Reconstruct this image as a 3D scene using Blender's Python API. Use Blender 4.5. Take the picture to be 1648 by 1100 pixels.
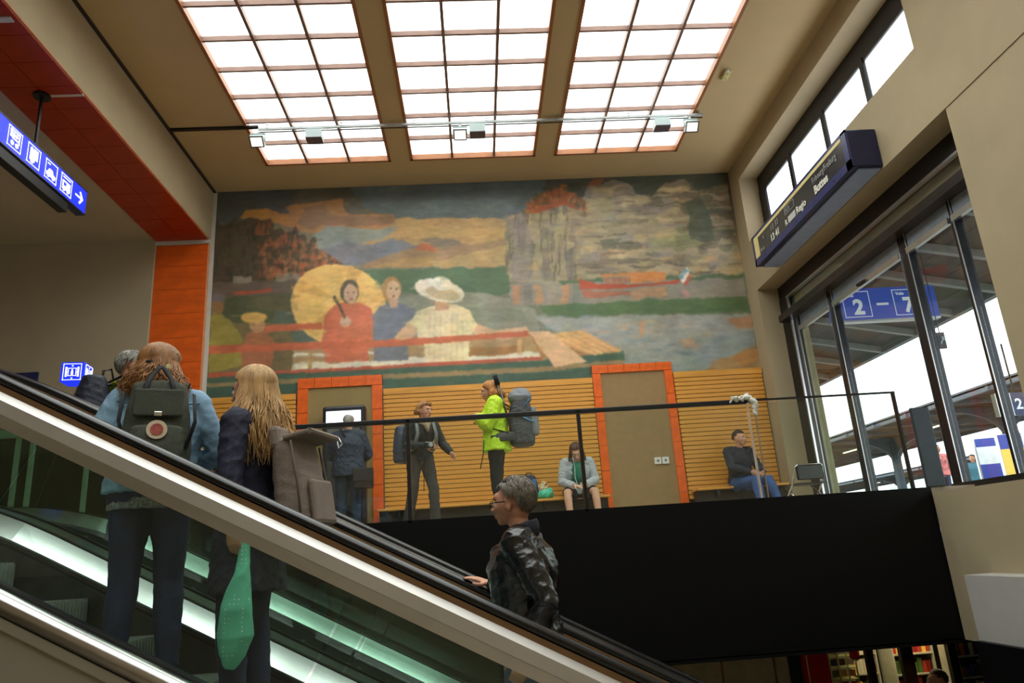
import bpy, bmesh, math, random
import numpy as np
from mathutils import Vector, Matrix, Euler, noise
random.seed(7); np.random.seed(7)
for o in list(bpy.data.objects): bpy.data.objects.remove(o)
SC = bpy.context.scene
COL = SC.collection
PI = math.pi

# ---------------------------------------------------------------- camera, world, lights, exposure
YAW, PIT, ROL, FPX = 0.05965595, 0.28727714, -0.0678791, 1162.64
def _axes():
    f = Vector((math.sin(YAW)*math.cos(PIT), math.cos(YAW)*math.cos(PIT), math.sin(PIT)))
    r = Vector((math.cos(YAW), -math.sin(YAW), 0)); u = r.cross(f)
    return r*math.cos(ROL)+u*math.sin(ROL), -r*math.sin(ROL)+u*math.cos(ROL), f
CR, CU, CF = _axes()
cd = bpy.data.cameras.new('camera'); cam = bpy.data.objects.new('camera', cd); COL.objects.link(cam)
cd.sensor_width = 36; cd.lens = 36*FPX/1648; cd.clip_start = .02; cd.clip_end = 500
cam.matrix_world = Matrix(((CR.x, CU.x, -CF.x, 0), (CR.y, CU.y, -CF.y, 0), (CR.z, CU.z, -CF.z, 0), (0, 0, 0, 1)))
SC.camera = cam
# survey helpers: where the sight line through photo point (x, y) meets a real plane of the station
def ray(x, y): return CR*((x-824)/FPX) - CU*((y-550)/FPX) + CF
def at(x, y, Y): d = ray(x, y); return d*(Y/d.y)
def atx(x, y, X): d = ray(x, y); return d*(X/d.x)
def atz(x, y, Z): d = ray(x, y); return d*(Z/d.z)

w = bpy.data.worlds.new('overcast_sky'); SC.world = w; w.use_nodes = True
wn = w.node_tree; wn.nodes['Background'].inputs[0].default_value = (.93, .97, 1, 1)
wn.nodes['Background'].inputs[1].default_value = 3.0
SKYLIGHT = 3.3      # radiance of the backlit laylight panes
CLERE = 3.0
SC.view_settings.view_transform = 'Standard'; SC.view_settings.look = 'None'
SC.view_settings.gamma = 1; SC.view_settings.use_curve_mapping = False
SC.view_settings.exposure = 0.36

# ---------------------------------------------------------------- levels of the place (eye level = 0)
YW = 11.6; XR = 4.84; XL = -4.35; ZC = 6.44; ZF = .39; ZLOW = -3.5; YF = 7.316; ZS = 5.48

# ---------------------------------------------------------------- materials
def lin(c):
    return tuple(((v/255)/12.92 if v/255 <= .04045 else ((v/255+.055)/1.055)**2.4) for v in c)
MATS = {}
LEGROUPS = {}
def mat(name, col, rough=.6, metal=0, var=.12, scale=8, bump=0, bscale=60, spec=.5, emit=None, estr=0, dist='noise', stretch=None, coat=0):
    if name in MATS: return MATS[name]
    m = bpy.data.materials.new(name); m.use_nodes = True; nt = m.node_tree; b = nt.nodes['Principled BSDF']
    c = lin(col)
    b.inputs['Roughness'].default_value = rough; b.inputs['Metallic'].default_value = metal
    b.inputs['Specular IOR Level'].default_value = spec
    if coat: b.inputs['Coat Weight'].default_value = coat; b.inputs['Coat Roughness'].default_value = .15
    tc = nt.nodes.new('ShaderNodeTexCoord'); src = tc.outputs['Object']
    if stretch:
        mp = nt.nodes.new('ShaderNodeMapping'); mp.inputs['Scale'].default_value = stretch
        nt.links.new(src, mp.inputs[0]); src = mp.outputs[0]
    if var > 0:
        n = nt.nodes.new('ShaderNodeTexNoise'); n.inputs['Scale'].default_value = scale; n.inputs['Detail'].default_value = 5
        nt.links.new(src, n.inputs['Vector'])
        r = nt.nodes.new('ShaderNodeValToRGB')
        r.color_ramp.elements[0].position = .3; r.color_ramp.elements[1].position = .7
        r.color_ramp.elements[0].color = (*[v*(1-var) for v in c], 1)
        r.color_ramp.elements[1].color = (*[min(1, v*(1+var)) for v in c], 1)
        nt.links.new(n.outputs[0], r.inputs[0]); nt.links.new(r.outputs[0], b.inputs['Base Color'])
    else: b.inputs['Base Color'].default_value = (*c, 1)
    if bump > 0:
        n2 = nt.nodes.new('ShaderNodeTexNoise'); n2.inputs['Scale'].default_value = bscale; n2.inputs['Detail'].default_value = 4
        nt.links.new(src, n2.inputs['Vector'])
        bp = nt.nodes.new('ShaderNodeBump'); bp.inputs['Strength'].default_value = bump; bp.inputs['Distance'].default_value = .01
        nt.links.new(n2.outputs[0], bp.inputs['Height']); nt.links.new(bp.outputs[0], b.inputs['Normal'])
    if emit is not None:
        b.inputs['Emission Color'].default_value = (*lin(emit), 1); b.inputs['Emission Strength'].default_value = estr
    MATS[name] = m; return m
def glass(name, tint, refl=1.0, ior=1.45):
    m = bpy.data.materials.new(name); m.use_nodes = True; nt = m.node_tree
    for n in list(nt.nodes): nt.nodes.remove(n)
    o = nt.nodes.new('ShaderNodeOutputMaterial'); t = nt.nodes.new('ShaderNodeBsdfTransparent'); g = nt.nodes.new('ShaderNodeBsdfGlossy')
    t.inputs[0].default_value = (*tint, 1); g.inputs['Roughness'].default_value = .01; g.inputs[0].default_value = (refl, refl, refl, 1)
    fr = nt.nodes.new('ShaderNodeFresnel'); ge = nt.nodes.new('ShaderNodeNewGeometry'); mr = nt.nodes.new('ShaderNodeMapRange')
    mr.inputs['To Min'].default_value = ior; mr.inputs['To Max'].default_value = 1/ior; nt.links.new(ge.outputs['Backfacing'], mr.inputs[0]); nt.links.new(mr.outputs[0], fr.inputs[0]); mx = nt.nodes.new('ShaderNodeMixShader')
    nt.links.new(fr.outputs[0], mx.inputs[0]); nt.links.new(t.outputs[0], mx.inputs[1]); nt.links.new(g.outputs[0], mx.inputs[2]); nt.links.new(mx.outputs[0], o.inputs[0])
    return m
TAN = mat('tan_plaster', (168, 152, 122), .85, var=.05, scale=2, bump=.15, bscale=120)
CEIL = mat('ceiling_plaster', (190, 166, 124), .85, var=.04, scale=1.5, bump=.1, bscale=90)
TAN2 = mat('alcove_plaster', (176, 164, 138), .85, var=.04, scale=1.5, bump=.1, bscale=90)
WHITE = mat('white_paint', (205, 205, 200), .5, var=.04)
BLACKP = mat('black_panel', (6, 6, 8), .5, var=.2, scale=3, spec=.2)
BLACKM = mat('black_metal', (16, 17, 20), .4, var=.2)
RUBBER = mat('black_rubber', (12, 12, 16), .28, var=.1, spec=.6)
STEEL = mat('brushed_steel', (165, 165, 165), .26, metal=1, var=.1, scale=30, stretch=(.05, 1, 1))
STEELD = mat('dark_steel', (95, 95, 95), .35, metal=1, var=.15, scale=20)
ALU = mat('aluminium', (190, 192, 195), .3, metal=1, var=.05)
CHROME = mat('chrome', (220, 220, 222), .12, metal=1, var=0)
BRONZE = mat('bronze_anodised', (140, 108, 76), .45, metal=.5, var=.1)
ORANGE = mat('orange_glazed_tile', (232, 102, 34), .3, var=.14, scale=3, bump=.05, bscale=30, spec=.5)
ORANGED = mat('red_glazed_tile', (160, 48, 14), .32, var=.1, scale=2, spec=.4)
GROUT = mat('grout', (205, 150, 110), .9, var=.1)
WOOD = mat('varnished_pine', (218, 154, 66), .35, var=.2, scale=5, stretch=(.25, 4, 4), bump=.08, bscale=20, spec=.5)
WOODGAP = mat('dark_gap', (45, 28, 12), .9, var=0)
BLUE = mat('navy_enamel', (27, 30, 66), .3, var=.05)
FLOORM = mat('stone_floor', (178, 164, 142), .45, var=.12, scale=6)
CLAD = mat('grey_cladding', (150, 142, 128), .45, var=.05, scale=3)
GLASS = glass('clear_glass', (.93, .97, .95))
GLASSG = glass('green_glass', (.84, .93, .885))

# ---------------------------------------------------------------- object helpers
def link(o, parent=None):
    COL.objects.link(o)
    if parent: o.parent = parent
    return o
def empty(name, label=None, cat=None, loc=(0, 0, 0), rz=0, group=None, kind=None):
    o = bpy.data.objects.new(name, None); COL.objects.link(o); o.location = loc; o.rotation_euler.z = rz; o.empty_display_size = .1
    return tag(o, label, cat, group, kind)
def tag(o, label=None, cat=None, group=None, kind=None):
    if label: o['label'] = label
    if cat: o['category'] = cat
    if group: o['group'] = group
    if kind: o['kind'] = kind
    return o
def bx(bm, a, b, M=None, bev=0):
    x0, y0, z0 = a; x1, y1, z1 = b
    vs = [bm.verts.new(p) for p in ((x0, y0, z0), (x1, y0, z0), (x1, y1, z0), (x0, y1, z0), (x0, y0, z1), (x1, y0, z1), (x1, y1, z1), (x0, y1, z1))]
    fs = [bm.faces.new([vs[i] for i in q]) for q in ((0, 3, 2, 1), (4, 5, 6, 7), (0, 1, 5, 4), (1, 2, 6, 5), (2, 3, 7, 6), (3, 0, 4, 7))]
    if bev:
        g = bmesh.ops.bevel(bm, geom=list({e for f in fs for e in f.edges}), offset=bev, segments=2, affect='EDGES', profile=.5)
        vs = list({v for f in g['faces'] for v in f.verts} | {v for v in vs if v.is_valid})
    if M is not None:
        for v in vs: v.co = M @ v.co
    return vs
def cyl(bm, p, q, r, r2=None, seg=12, caps=True):
    p = Vector(p); q = Vector(q); r2 = r if r2 is None else r2
    d = (q-p).normalized(); a = d.orthogonal().normalized(); b = d.cross(a)
    A = [bm.verts.new(p+(a*math.cos(t)+b*math.sin(t))*r) for t in [2*PI*i/seg for i in range(seg)]]
    B = [bm.verts.new(q+(a*math.cos(t)+b*math.sin(t))*r2) for t in [2*PI*i/seg for i in range(seg)]]
    for i in range(seg): bm.faces.new((A[i], A[(i+1) % seg], B[(i+1) % seg], B[i]))
    if caps: bm.faces.new(A[::-1]); bm.faces.new(B)
def tube(bm, pts, rad, seg=10, side=None, caps=True, square=0):
    """loft an elliptical section along pts; rad = number or (r_side, r_other) per point; side = reference vector"""
    pts = [Vector(p) for p in pts]; n = len(pts)
    if not isinstance(rad, (list, tuple)): rad = [rad]*n
    rad = [(r, r) if not isinstance(r, (list, tuple)) else r for r in rad]
    rings = []; prev = Vector(side) if side is not None else None
    for i in range(n):
        t = (pts[min(i+1, n-1)]-pts[max(i-1, 0)])
        if t.length < 1e-9: t = Vector((0, 0, 1))
        t.normalize()
        if prev is None: prev = t.orthogonal()
        a = prev - t*prev.dot(t)
        if a.length < 1e-6: a = t.orthogonal()
        a.normalize(); b = t.cross(a)
        if side is None: prev = a
        ring = []
        for k in range(seg):
            th = 2*PI*k/seg; c, s = math.cos(th), math.sin(th)
            if square:
                e = 1-square*.5; c = math.copysign(abs(c)**e, c); s = math.copysign(abs(s)**e, s)
            ring.append(bm.verts.new(pts[i]+a*(c*rad[i][0])+b*(s*rad[i][1])))
        rings.append(ring)
    for i in range(n-1):
        for k in range(seg): bm.faces.new((rings[i][k], rings[i][(k+1) % seg], rings[i+1][(k+1) % seg], rings[i+1][k]))
    if caps: bm.faces.new(rings[0][::-1]); bm.faces.new(rings[-1])
    return rings
def ball(bm, c, r, seg=14, M=None):
    r = (r, r, r) if not isinstance(r, (list, tuple)) else r
    X = Matrix.Translation(Vector(c)) @ Matrix.Diagonal((*r, 1))
    if M is not None: X = M @ X
    bmesh.ops.create_uvsphere(bm, u_segments=seg, v_segments=max(6, seg*2//3), radius=1, matrix=X)
def build(name, bm, m, parent=None, smooth=False, recalc=True):
    if recalc: bmesh.ops.recalc_face_normals(bm, faces=bm.faces[:])
    me = bpy.data.meshes.new(name); bm.to_mesh(me); bm.free(); me.materials.append(m)
    if smooth: me.shade_smooth() if hasattr(me, 'shade_smooth') else None
    if smooth:
        me.polygons.foreach_set('use_smooth', [True]*len(me.polygons))
    o = bpy.data.objects.new(name, me); return link(o, parent)
def box(name, a, b, m, parent=None, bev=0):
    bm = bmesh.new(); bx(bm, a, b, bev=bev); return build(name, bm, m, parent)
def struct(o): o['kind'] = 'structure'; return o
def piece(name, me, parent, loc=(0, 0, 0), scale=(1, 1, 1), rot=(0, 0, 0)):
    o = bpy.data.objects.new(name, me); o.location = loc; o.scale = scale; o.rotation_euler = rot; return link(o, parent)
def unit_mesh(m, bev=0.0, dims=(1, 1, 1)):
    bm = bmesh.new(); bx(bm, (0, 0, 0), dims, bev=bev); bmesh.ops.recalc_face_normals(bm, faces=bm.faces[:])
    me = bpy.data.meshes.new('unit'); bm.to_mesh(me); bm.free(); me.materials.append(m); return me
def prism(bm, pts, d):
    """extrude a planar polygon (list of 3d points) by vector d"""
    A = [bm.verts.new(p) for p in pts]; d = Vector(d); B = [bm.verts.new(Vector(p)+d) for p in pts]
    n = len(pts); bm.faces.new(A[::-1]); bm.faces.new(B)
    for i in range(n): bm.faces.new((A[i], A[(i+1) % n], B[(i+1) % n], B[i]))
def text(name, s, size, m, parent, M, bold=0, depth=.002, align='LEFT', spacing=1, sx=1):
    c = bpy.data.curves.new('t', 'FONT'); c.body = s; c.size = size; c.extrude = depth; c.offset = bold; c.align_x = align; c.space_character = spacing
    c.resolution_u = 3
    o = bpy.data.objects.new('t', c); COL.objects.link(o); bpy.context.view_layer.update()
    me = bpy.data.meshes.new_from_object(o.evaluated_get(bpy.context.evaluated_depsgraph_get()))
    bpy.data.objects.remove(o); me.transform(Matrix.Diagonal((sx, 1, 1, 1))); me.transform(M); me.materials.clear(); me.materials.append(m)
    return link(bpy.data.objects.new(name, me), parent)
def frameM(o, xdir, ydir):
    x = Vector(xdir).normalized(); y = Vector(ydir).normalized(); z = x.cross(y)
    return Matrix(((x.x, y.x, z.x, o[0]), (x.y, y.y, z.y, o[1]), (x.z, y.z, z.z, o[2]), (0, 0, 0, 1)))
# ================================================================ THE SETTING
# ceiling: pieces around three laylight openings
SKX = ((-3.23, -1.17), (-.85, 1.25), (1.57, 3.68)); SKY1 = 10.78; PITCH = .598; NR = 22; SKY0 = SKY1-PITCH*NR
bm = bmesh.new()
for a, b in ((XL-.02, SKX[0][0]), (SKX[0][1], SKX[1][0]), (SKX[1][1], SKX[2][0]), (SKX[2][1], XR+.5)): bx(bm, (a, -4, ZC), (b, YW+.3, ZC+.25))
for a, b in SKX: bx(bm, (a, SKY1, ZC), (b, YW+.3, ZC+.25)); bx(bm, (a, -4, ZC), (b, SKY0, ZC+.25))
ceiling = struct(build('ceiling', bm, CEIL))
# back wall with mural (plaster wall; the painting is a part of it)
wall_back = struct(box('wall_back', (XL-.9, YW, ZLOW), (XR+.6, YW+.3, ZC), TAN))
# left: beam over the alcove with soffit, alcove
wall_left = struct(box('wall_left', (-5.21, -4, ZS), (XL, YW, ZC), TAN))
struct(box('ceiling_alcove', (-9.6, -4, ZS+.02), (-5.21, YW, ZS+.3), TAN2))
struct(box('wall_alcove', (-9.6, 11.41, ZLOW), (-5.21, 11.7, ZS+.02), TAN2))
struct(box('wall_alcove_side', (-9.8, -4, ZLOW), (-9.6, 11.7, ZS+.3), TAN2))
struct(box('wall_front', (-9.8, -4.3, ZLOW), (9.2, -4, ZC+.2), TAN))
# dark joint between beam and ceiling
struct(box('trim_1', (XL-.01, -4, ZC-.035), (XL+.035, YW, ZC), mat('dark_joint', (45, 34, 26), .8)))
struct(box('trim_2', (XL-.005, YW-.03, ZF), (XL+.055, YW, ZC-.03), WHITE))
struct(box('trim_3', (-5.21, YW-.17, ZS-.08), (XL+.03, YW-.13, ZS-.02), WHITE))
struct(box('trim_4', (XL-.02, -4, ZS-.006), (XL+.012, YW-.13, ZS+.012), mat('salmon_edge', (190, 120, 80), .6)))
# red tiled soffit of the beam
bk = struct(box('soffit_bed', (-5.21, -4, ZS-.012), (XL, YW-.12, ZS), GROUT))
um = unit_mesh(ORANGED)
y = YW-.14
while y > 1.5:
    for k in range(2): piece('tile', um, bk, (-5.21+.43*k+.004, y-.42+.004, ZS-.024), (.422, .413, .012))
    y -= .42
struct(box('trim_5', (-4.75, 7.41, ZS-.03), (XL, 7.45, ZS-.012), mat('pale_strip', (200, 180, 160), .5)))
# orange tiled column at the end of the alcove
colm = struct(box('column', (-5.21, YW-.12, ZLOW), (XL-.005, YW+.05, ZS-.005), GROUT))
uo = unit_mesh(ORANGE)
z = ZF
while z < ZS-.1:
    h = min(.42, ZS-.09-z)
    piece('tile', uo, colm, (-5.21+.002, YW-.135, z+.002), (.853, .016, h-.005)); z += .42
piece('tile', uo, colm, (-5.212, YW-.13, ZF), (.012, .15, ZS-ZF-.1))
# smaller white cornice bits up by the beam's near end
struct(box('trim_6', (-5.6, 6.15, ZS-.04), (XL-.05, 6.22, ZS+.0), WHITE))
# right wall, pier, beams, openings -------------------------------------------------------
XG = XR+.35
bm = bmesh.new()
bx(bm, (XR, -4, 6.07), (XR+.6, YW, ZC))                 # above clerestory
bx(bm, (XR, 11.18, ZLOW+2.6), (XR+.6, YW, 6.07))         # far pier
bx(bm, (XR, -4, 3.99), (XR+.6, 11.18, 4.87))            # beam between clerestory and opening
bx(bm, (XR+.01, -4, ZF-.1), (XR+.6, 6.07, 3.99))            # near pier
bx(bm, (XR, -4, 4.87), (XR+.6, 6.27, 6.07))             # near part beside clerestory
wall_right = struct(build('wall_right', bm, TAN))
struct(box('wall_parapet', (4.6, -4, -1.06), (XR+.6, YF-.02, .335), TAN))
bm = bmesh.new()
prism(bm, [(4.34, 3.2, -.436), (4.34, 6.69, -.436), (4.34, 6.69, -1.5), (4.34, 3.2, -1.5)], (.3, 0, 0))
struct(build('wall_projection', bm, mat('light_plaster', (175, 170, 165), .8, var=.03)))
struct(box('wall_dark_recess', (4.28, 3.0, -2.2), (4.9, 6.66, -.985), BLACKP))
# floors
bm = bmesh.new()
bx(bm, (-9.6, YF+.051, ZF-.3), (XG+.3, YW+.1, ZF)); bx(bm, (-9.6, -1, ZF-.3), (-3.7, YF, ZF))
struct(build('floor', bm, FLOORM))
struct(box('ceiling_lower', (-9.6, YF, -1.09), (9, YW+2, -1.05), BLACKP))
# black fascia in three panels
fas = struct(box('fascia', (-3.7, YF, -1.06), (4.61, YF+.05, ZF+.0), BLACKP))
struct(box('floor_lower', (-9.8, -4.3, ZLOW-.2), (9.2, 18, ZLOW), FLOORM))
struct(box('wall_lower_back', (-9.6, 14.5, ZLOW), (9.2, 14.7, -1.05), mat('dark_wall', (50, 42, 36), .8)))
struct(box('wall_lower_side', (9, -4, ZLOW), (9.2, 14.5, -.1), mat('dark_wall', (50, 42, 36), .8)))

# mural painting: raster of painted shapes stored as vertex colours of a fine plaster sheet
NX, NZ = 760, 300
gx = np.linspace(XL+.055, XR-.0, NX); gz = np.linspace(2.55, ZC-.005, NZ)
GX, GZ = np.meshgrid(gx, gz)
def wv(GX, GZ):
    P = np.stack([GX, np.full_like(GX, YW), GZ], -1)
    cf = P @ np.array(CF); return 824+FPX*(P @ np.array(CR))/cf, 550-FPX*(P @ np.array(CU))/cf
U, V = wv(GX, GZ)          # painting coordinates (a homography of the wall)
def nz(sc, seed, oct=3, sx=1, sz=1):
    rs = np.random.RandomState(seed); out = np.zeros_like(U); amp = 1
    for o in range(oct):
        n = max(2, int(sc*(2**o))); g = rs.rand(int(n*sz)+3, int(n*2.5*sx)+3)
        a = (GX-gx[0])/(gx[-1]-gx[0])*(g.shape[1]-1.001); b = (GZ-gz[0])/(gz[-1]-gz[0])*(g.shape[0]-1.001)
        ia = a.astype(int); ib = b.astype(int); fa = a-ia; fb = b-ib; fa = fa*fa*(3-2*fa); fb = fb*fb*(3-2*fb)
        out += amp*((g[ib, ia]*(1-fa)+g[ib, ia+1]*fa)*(1-fb)+(g[ib+1, ia]*(1-fa)+g[ib+1, ia+1]*fa)*fb-.5); amp *= .5
    return out
UW = U+nz(16, 1, 4)*5; VW = V+nz(16, 2, 4)*5
US = U+nz(40, 3)*1.6; VS = V+nz(40, 4)*1.6
IMG = np.zeros((NZ, NX, 3))
def poly_mask(pts, u, v):
    xs = [p[0] for p in pts]; ys = [p[1] for p in pts]
    m = (u > min(xs)-1) & (u < max(xs)+1) & (v > min(ys)-1) & (v < max(ys)+1)
    uu = u[m]; vv = v[m]; ins = np.zeros(uu.shape, bool); j = len(pts)-1
    for i in range(len(pts)):
        xi, yi = pts[i]; xj, yj = pts[j]
        if yi != yj: ins ^= ((yi > vv) != (yj > vv)) & (uu < (xj-xi)*(vv-yi)/(yj-yi)+xi)
        j = i
    out = np.zeros(u.shape, bool); out[m] = ins; return out
def P(pts, c, a=1, soft=True, clip=None, grad=None):
    m = poly_mask(pts, UW if soft else US, VW if soft else VS)
    if clip is not None: m &= clip
    col = np.array(c, float)
    if grad is not None:
        ys = [p[1] for p in pts]; t = np.clip((V[m]-min(ys))/(max(ys)-min(ys)+1e-6), 0, 1)[:, None]
        col = col*(1-t)+np.array(grad, float)*t
    IMG[m] = IMG[m]*(1-a)+col*a
    return m
def E_(cx, cy, rx, ry, c, rot=0, a=1, soft=False):
    t = np.linspace(0, 2*PI, 26)[:-1]; cr, sr = math.cos(rot), math.sin(rot)
    return P([(cx+rx*math.cos(k)*cr-ry*math.sin(k)*sr, cy+rx*math.cos(k)*sr+ry*math.sin(k)*cr) for k in t], c, a, soft)
# sky
t = np.clip((V-285)/150, 0, 1)[..., None]
IMG[:] = np.array((72, 78, 72))*(1-t)+np.array((165, 135, 95))*t
P([(340, 300), (480, 300), (470, 345), (400, 360), (340, 365)], (70, 80, 92), .7)
P([(560, 300), (880, 288), (860, 340), (822, 353), (720, 352), (650, 354), (590, 335)], (92, 112, 125), .75)
P([(600, 325), (840, 320), (822, 340), (650, 345)], (112, 128, 132), .5)
P([(560, 352), (640, 352), (820, 351), (820, 396), (590, 400), (560, 380)], (190, 148, 88))
P([(640, 362), (820, 368), (820, 380), (640, 385)], (205, 160, 90), .6)
P([(383, 353), (396, 340), (430, 336), (466, 347), (458, 331), (500, 326), (548, 321), (560, 344), (632, 344), (637, 358), (600, 369), (540, 367), (512, 378), (480, 370), (430, 356)], (178, 118, 62))
P([(490, 333), (520, 328), (535, 345), (560, 348), (630, 347), (634, 358), (560, 366), (520, 362), (500, 370), (478, 360)], (140, 100, 70), .85)
P([(383, 353), (396, 340), (430, 337), (440, 350), (420, 355)], (190, 130, 55), .8)
P([(505, 380), (528, 363), (560, 368), (640, 366), (620, 385), (560, 396), (518, 402), (500, 392)], (132, 146, 142), .85)
P([(516, 402), (558, 390), (600, 394), (631, 384), (665, 396), (705, 392), (705, 428), (545, 430)], (122, 122, 130))
P([(560, 405), (600, 400), (631, 388), (650, 400), (620, 425), (560, 425)], (112, 116, 134), .6)
P([(580, 430), (610, 416), (660, 402), (700, 394), (730, 387), (760, 393), (820, 384), (822, 434), (580, 436)], (160, 125, 88))
P([(660, 430), (740, 412), (800, 396), (822, 396), (822, 428), (700, 432)], (182, 148, 90), .8)
P([(595, 432), (650, 416), (700, 416), (690, 430)], (196, 146, 76), .6)
P([(668, 404), (680, 392), (703, 396), (702, 407)], (190, 95, 55), .9)
P([(676, 386), (700, 384), (740, 388), (745, 396), (700, 398)], (128, 112, 98), .8)
# lake
P([(330, 440), (560, 432), (822, 430), (1200, 440), (1230, 620), (330, 640)], (112, 118, 96))
P([(585, 436), (822, 430), (822, 462), (900, 470), (760, 476), (690, 474), (640, 470), (600, 450)], (82, 112, 78))
P([(640, 480), (700, 468), (800, 474), (860, 498), (870, 540), (640, 545)], (142, 142, 124), .9)
P([(700, 490), (840, 498), (850, 520), (720, 520)], (120, 126, 106), .6)
# left bank
P([(335, 448), (500, 444), (500, 470), (440, 490), (335, 500)], (104, 88, 76))
P([(345, 480), (480, 472), (474, 525), (400, 535), (345, 520)], (84, 90, 60))
P([(400, 480), (475, 474), (470, 500), (420, 500)], (110, 92, 60), .5)
P([(440, 500), (478, 500), (520, 552), (440, 556)], (84, 100, 92), .7)
F1 = [(340, 365), (349, 352), (354, 362), (372, 356), (378, 350), (384, 358), (400, 352), (420, 355), (436, 350), (441, 372), (452, 368), (458, 376), (468, 374), (475, 363), (482, 378), (492, 376), (496, 390), (507, 382), (514, 400), (530, 410), (552, 424), (530, 436), (500, 444), (478, 452), (338, 456)]
fm = P(F1, (84, 70, 52))
for i in range(260):
    x = random.uniform(340, 550); yy = random.uniform(352, 452); w_ = random.uniform(3, 9); h_ = random.uniform(8, 24)
    red = x > 415 and random.random() < .62
    c = random.choice([(178, 82, 50), (160, 92, 55), (140, 70, 46), (190, 105, 62)]) if red else random.choice([(62, 60, 46), (78, 66, 50), (54, 48, 40), (88, 80, 58), (70, 74, 56)])
    P([(x-w_/2, yy+h_/2), (x-w_*.2, yy-h_*.3), (x, yy-h_/2), (x+w_*.3, yy-h_*.2), (x+w_/2, yy+h_/2)], c, .6, clip=fm)
P([(374, 446), (406, 447), (406, 456), (374, 456)], (150, 138, 118), .8)
P([(443, 443), (492, 440), (494, 452), (443, 454)], (146, 136, 118), .8)
P([(376, 471), (420, 467), (436, 464), (438, 470), (376, 476)], (180, 76, 50), soft=False)
# cliff
CL = [(810, 354), (822, 346), (845, 338), (866, 326), (890, 332), (916, 326), (938, 318), (952, 300), (985, 290), (1010, 296), (1022, 312), (1050, 318), (1072, 294), (1100, 290), (1122, 306), (1170, 296), (1197, 442), (1100, 452), (1000, 452), (905, 455), (818, 453)]
P([(900, 300), (950, 285), (1172, 279), (1178, 330), (1050, 330), (900, 330)], (72, 76, 64))
cm = P(CL, (152, 136, 106))
for i in range(420):
    x = random.uniform(815, 1190); yy = random.uniform(290, 450)
    if x < 930 and random.random() < .75: w_ = random.uniform(5, 12); h_ = random.uniform(16, 46)
    else: w_ = random.uniform(14, 50); h_ = random.uniform(4, 13)
    c = random.choice([(136, 126, 120), (176, 154, 106), (122, 114, 108), (184, 164, 118), (112, 98, 78), (156, 142, 100), (104, 98, 80), (184, 144, 96)])
    if x > 1100 and yy < 400: c = random.choice([(92, 84, 62), (74, 78, 60), (112, 92, 64), (82, 82, 66)])
    P([(x-w_/2, yy-h_*.3), (x-w_*.1, yy-h_/2), (x+w_/2, yy-h_*.3), (x+w_*.45, yy+h_*.3), (x, yy+h_/2), (x-w_*.45, yy+h_*.4)], c, random.uniform(.3, .75), clip=cm)
for i in range(60):
    x = random.uniform(820, 1180); yy = random.uniform(310, 445)
    if x < 930: P([(x, yy-20), (x+1.5, yy-18), (x+3, yy+20), (x+.5, yy+20)], (84, 74, 68), .7, clip=cm)
    else: P([(x-18, yy), (x+18, yy-1.5), (x+18, yy+.5), (x-18, yy+2)], (88, 78, 66), .7, clip=cm)
P([(818, 356), (836, 346), (852, 360), (858, 400), (856, 450), (822, 452), (828, 400)], (128, 118, 118), .6)
P([(868, 400), (880, 400), (892, 452), (878, 452)], (98, 92, 90), .6); P([(905, 410), (918, 400), (926, 452), (914, 452)], (106, 98, 98), .7)
P([(940, 345), (955, 310), (972, 300), (990, 320), (985, 360), (950, 372), (935, 372)], (172, 152, 110), .5)
P([(1040, 385), (1100, 376), (1135, 385), (1120, 400), (1050, 402)], (140, 140, 90), .6)
P([(1106, 330), (1122, 312), (1140, 340), (1150, 388), (1108, 388)], (66, 78, 62), .75)
P([(966, 385), (1000, 388), (990, 402), (970, 402)], (90, 96, 72), .6)
P([(848, 342), (860, 322), (872, 328), (885, 314), (897, 300), (905, 318), (922, 322), (940, 320), (932, 338), (905, 332), (880, 338), (860, 346)], (180, 84, 44))
P([(898, 320), (904, 298), (912, 300), (914, 324)], (196, 112, 50)); P([(870, 330), (876, 306), (884, 330)], (90, 84, 56), .8)
P([(945, 305), (955, 288), (975, 285), (965, 296)], (165, 84, 46), .7)
for i in range(110):      # autumn leaves above the cliff and in the left wood
    x = random.uniform(848, 945); yy = 340-26*math.sin((x-848)/97*PI)+random.uniform(-12, 6); P([(x-4, yy+4), (x-1, yy-5), (x+4, yy-1), (x+3, yy+4)], random.choice([(196, 92, 48), (210, 122, 56), (150, 76, 44), (110, 92, 60), (88, 84, 60)]), .7)
for i in range(160):
    x = random.uniform(425, 548); yy = random.uniform(380+max(0, x-480)*.5, 446); P([(x-4, yy+4), (x-1, yy-5), (x+4, yy-1), (x+3, yy+4)], random.choice([(196, 96, 56), (176, 84, 54), (150, 96, 62), (98, 84, 58), (204, 122, 70)]), .55, clip=fm)
# reflections under the cliff
P([(818, 455), (1196, 446), (1203, 478), (862, 490), (822, 494)], (138, 132, 120))
for x, c in ((824, (196, 130, 80)), (842, (118, 112, 104)), (858, (196, 132, 84)), (880, (150, 136, 118)), (902, (190, 130, 86)), (920, (112, 116, 108))):
    P([(x, 459), (x+13, 458), (x+14, 486), (x+2, 490)], c, .75)
P([(900, 452), (1196, 442), (1197, 448), (905, 458)], (84, 108, 76))
P([(932, 448), (960, 457), (1040, 458), (1095, 450), (1094, 456), (1000, 465), (934, 467)], (186, 72, 46), soft=False)
P([(966, 442), (1070, 437), (1072, 453), (1015, 456), (1012, 444), (966, 447)], (204, 122, 58), soft=False)
P([(968, 447), (1012, 446), (1013, 456), (972, 456)], (150, 120, 96), soft=False)
for k in range(4): P([(975+k*10, 448), (980+k*10, 448), (980+k*10, 455), (975+k*10, 455)], (184, 86, 60), .8, soft=False)
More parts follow.
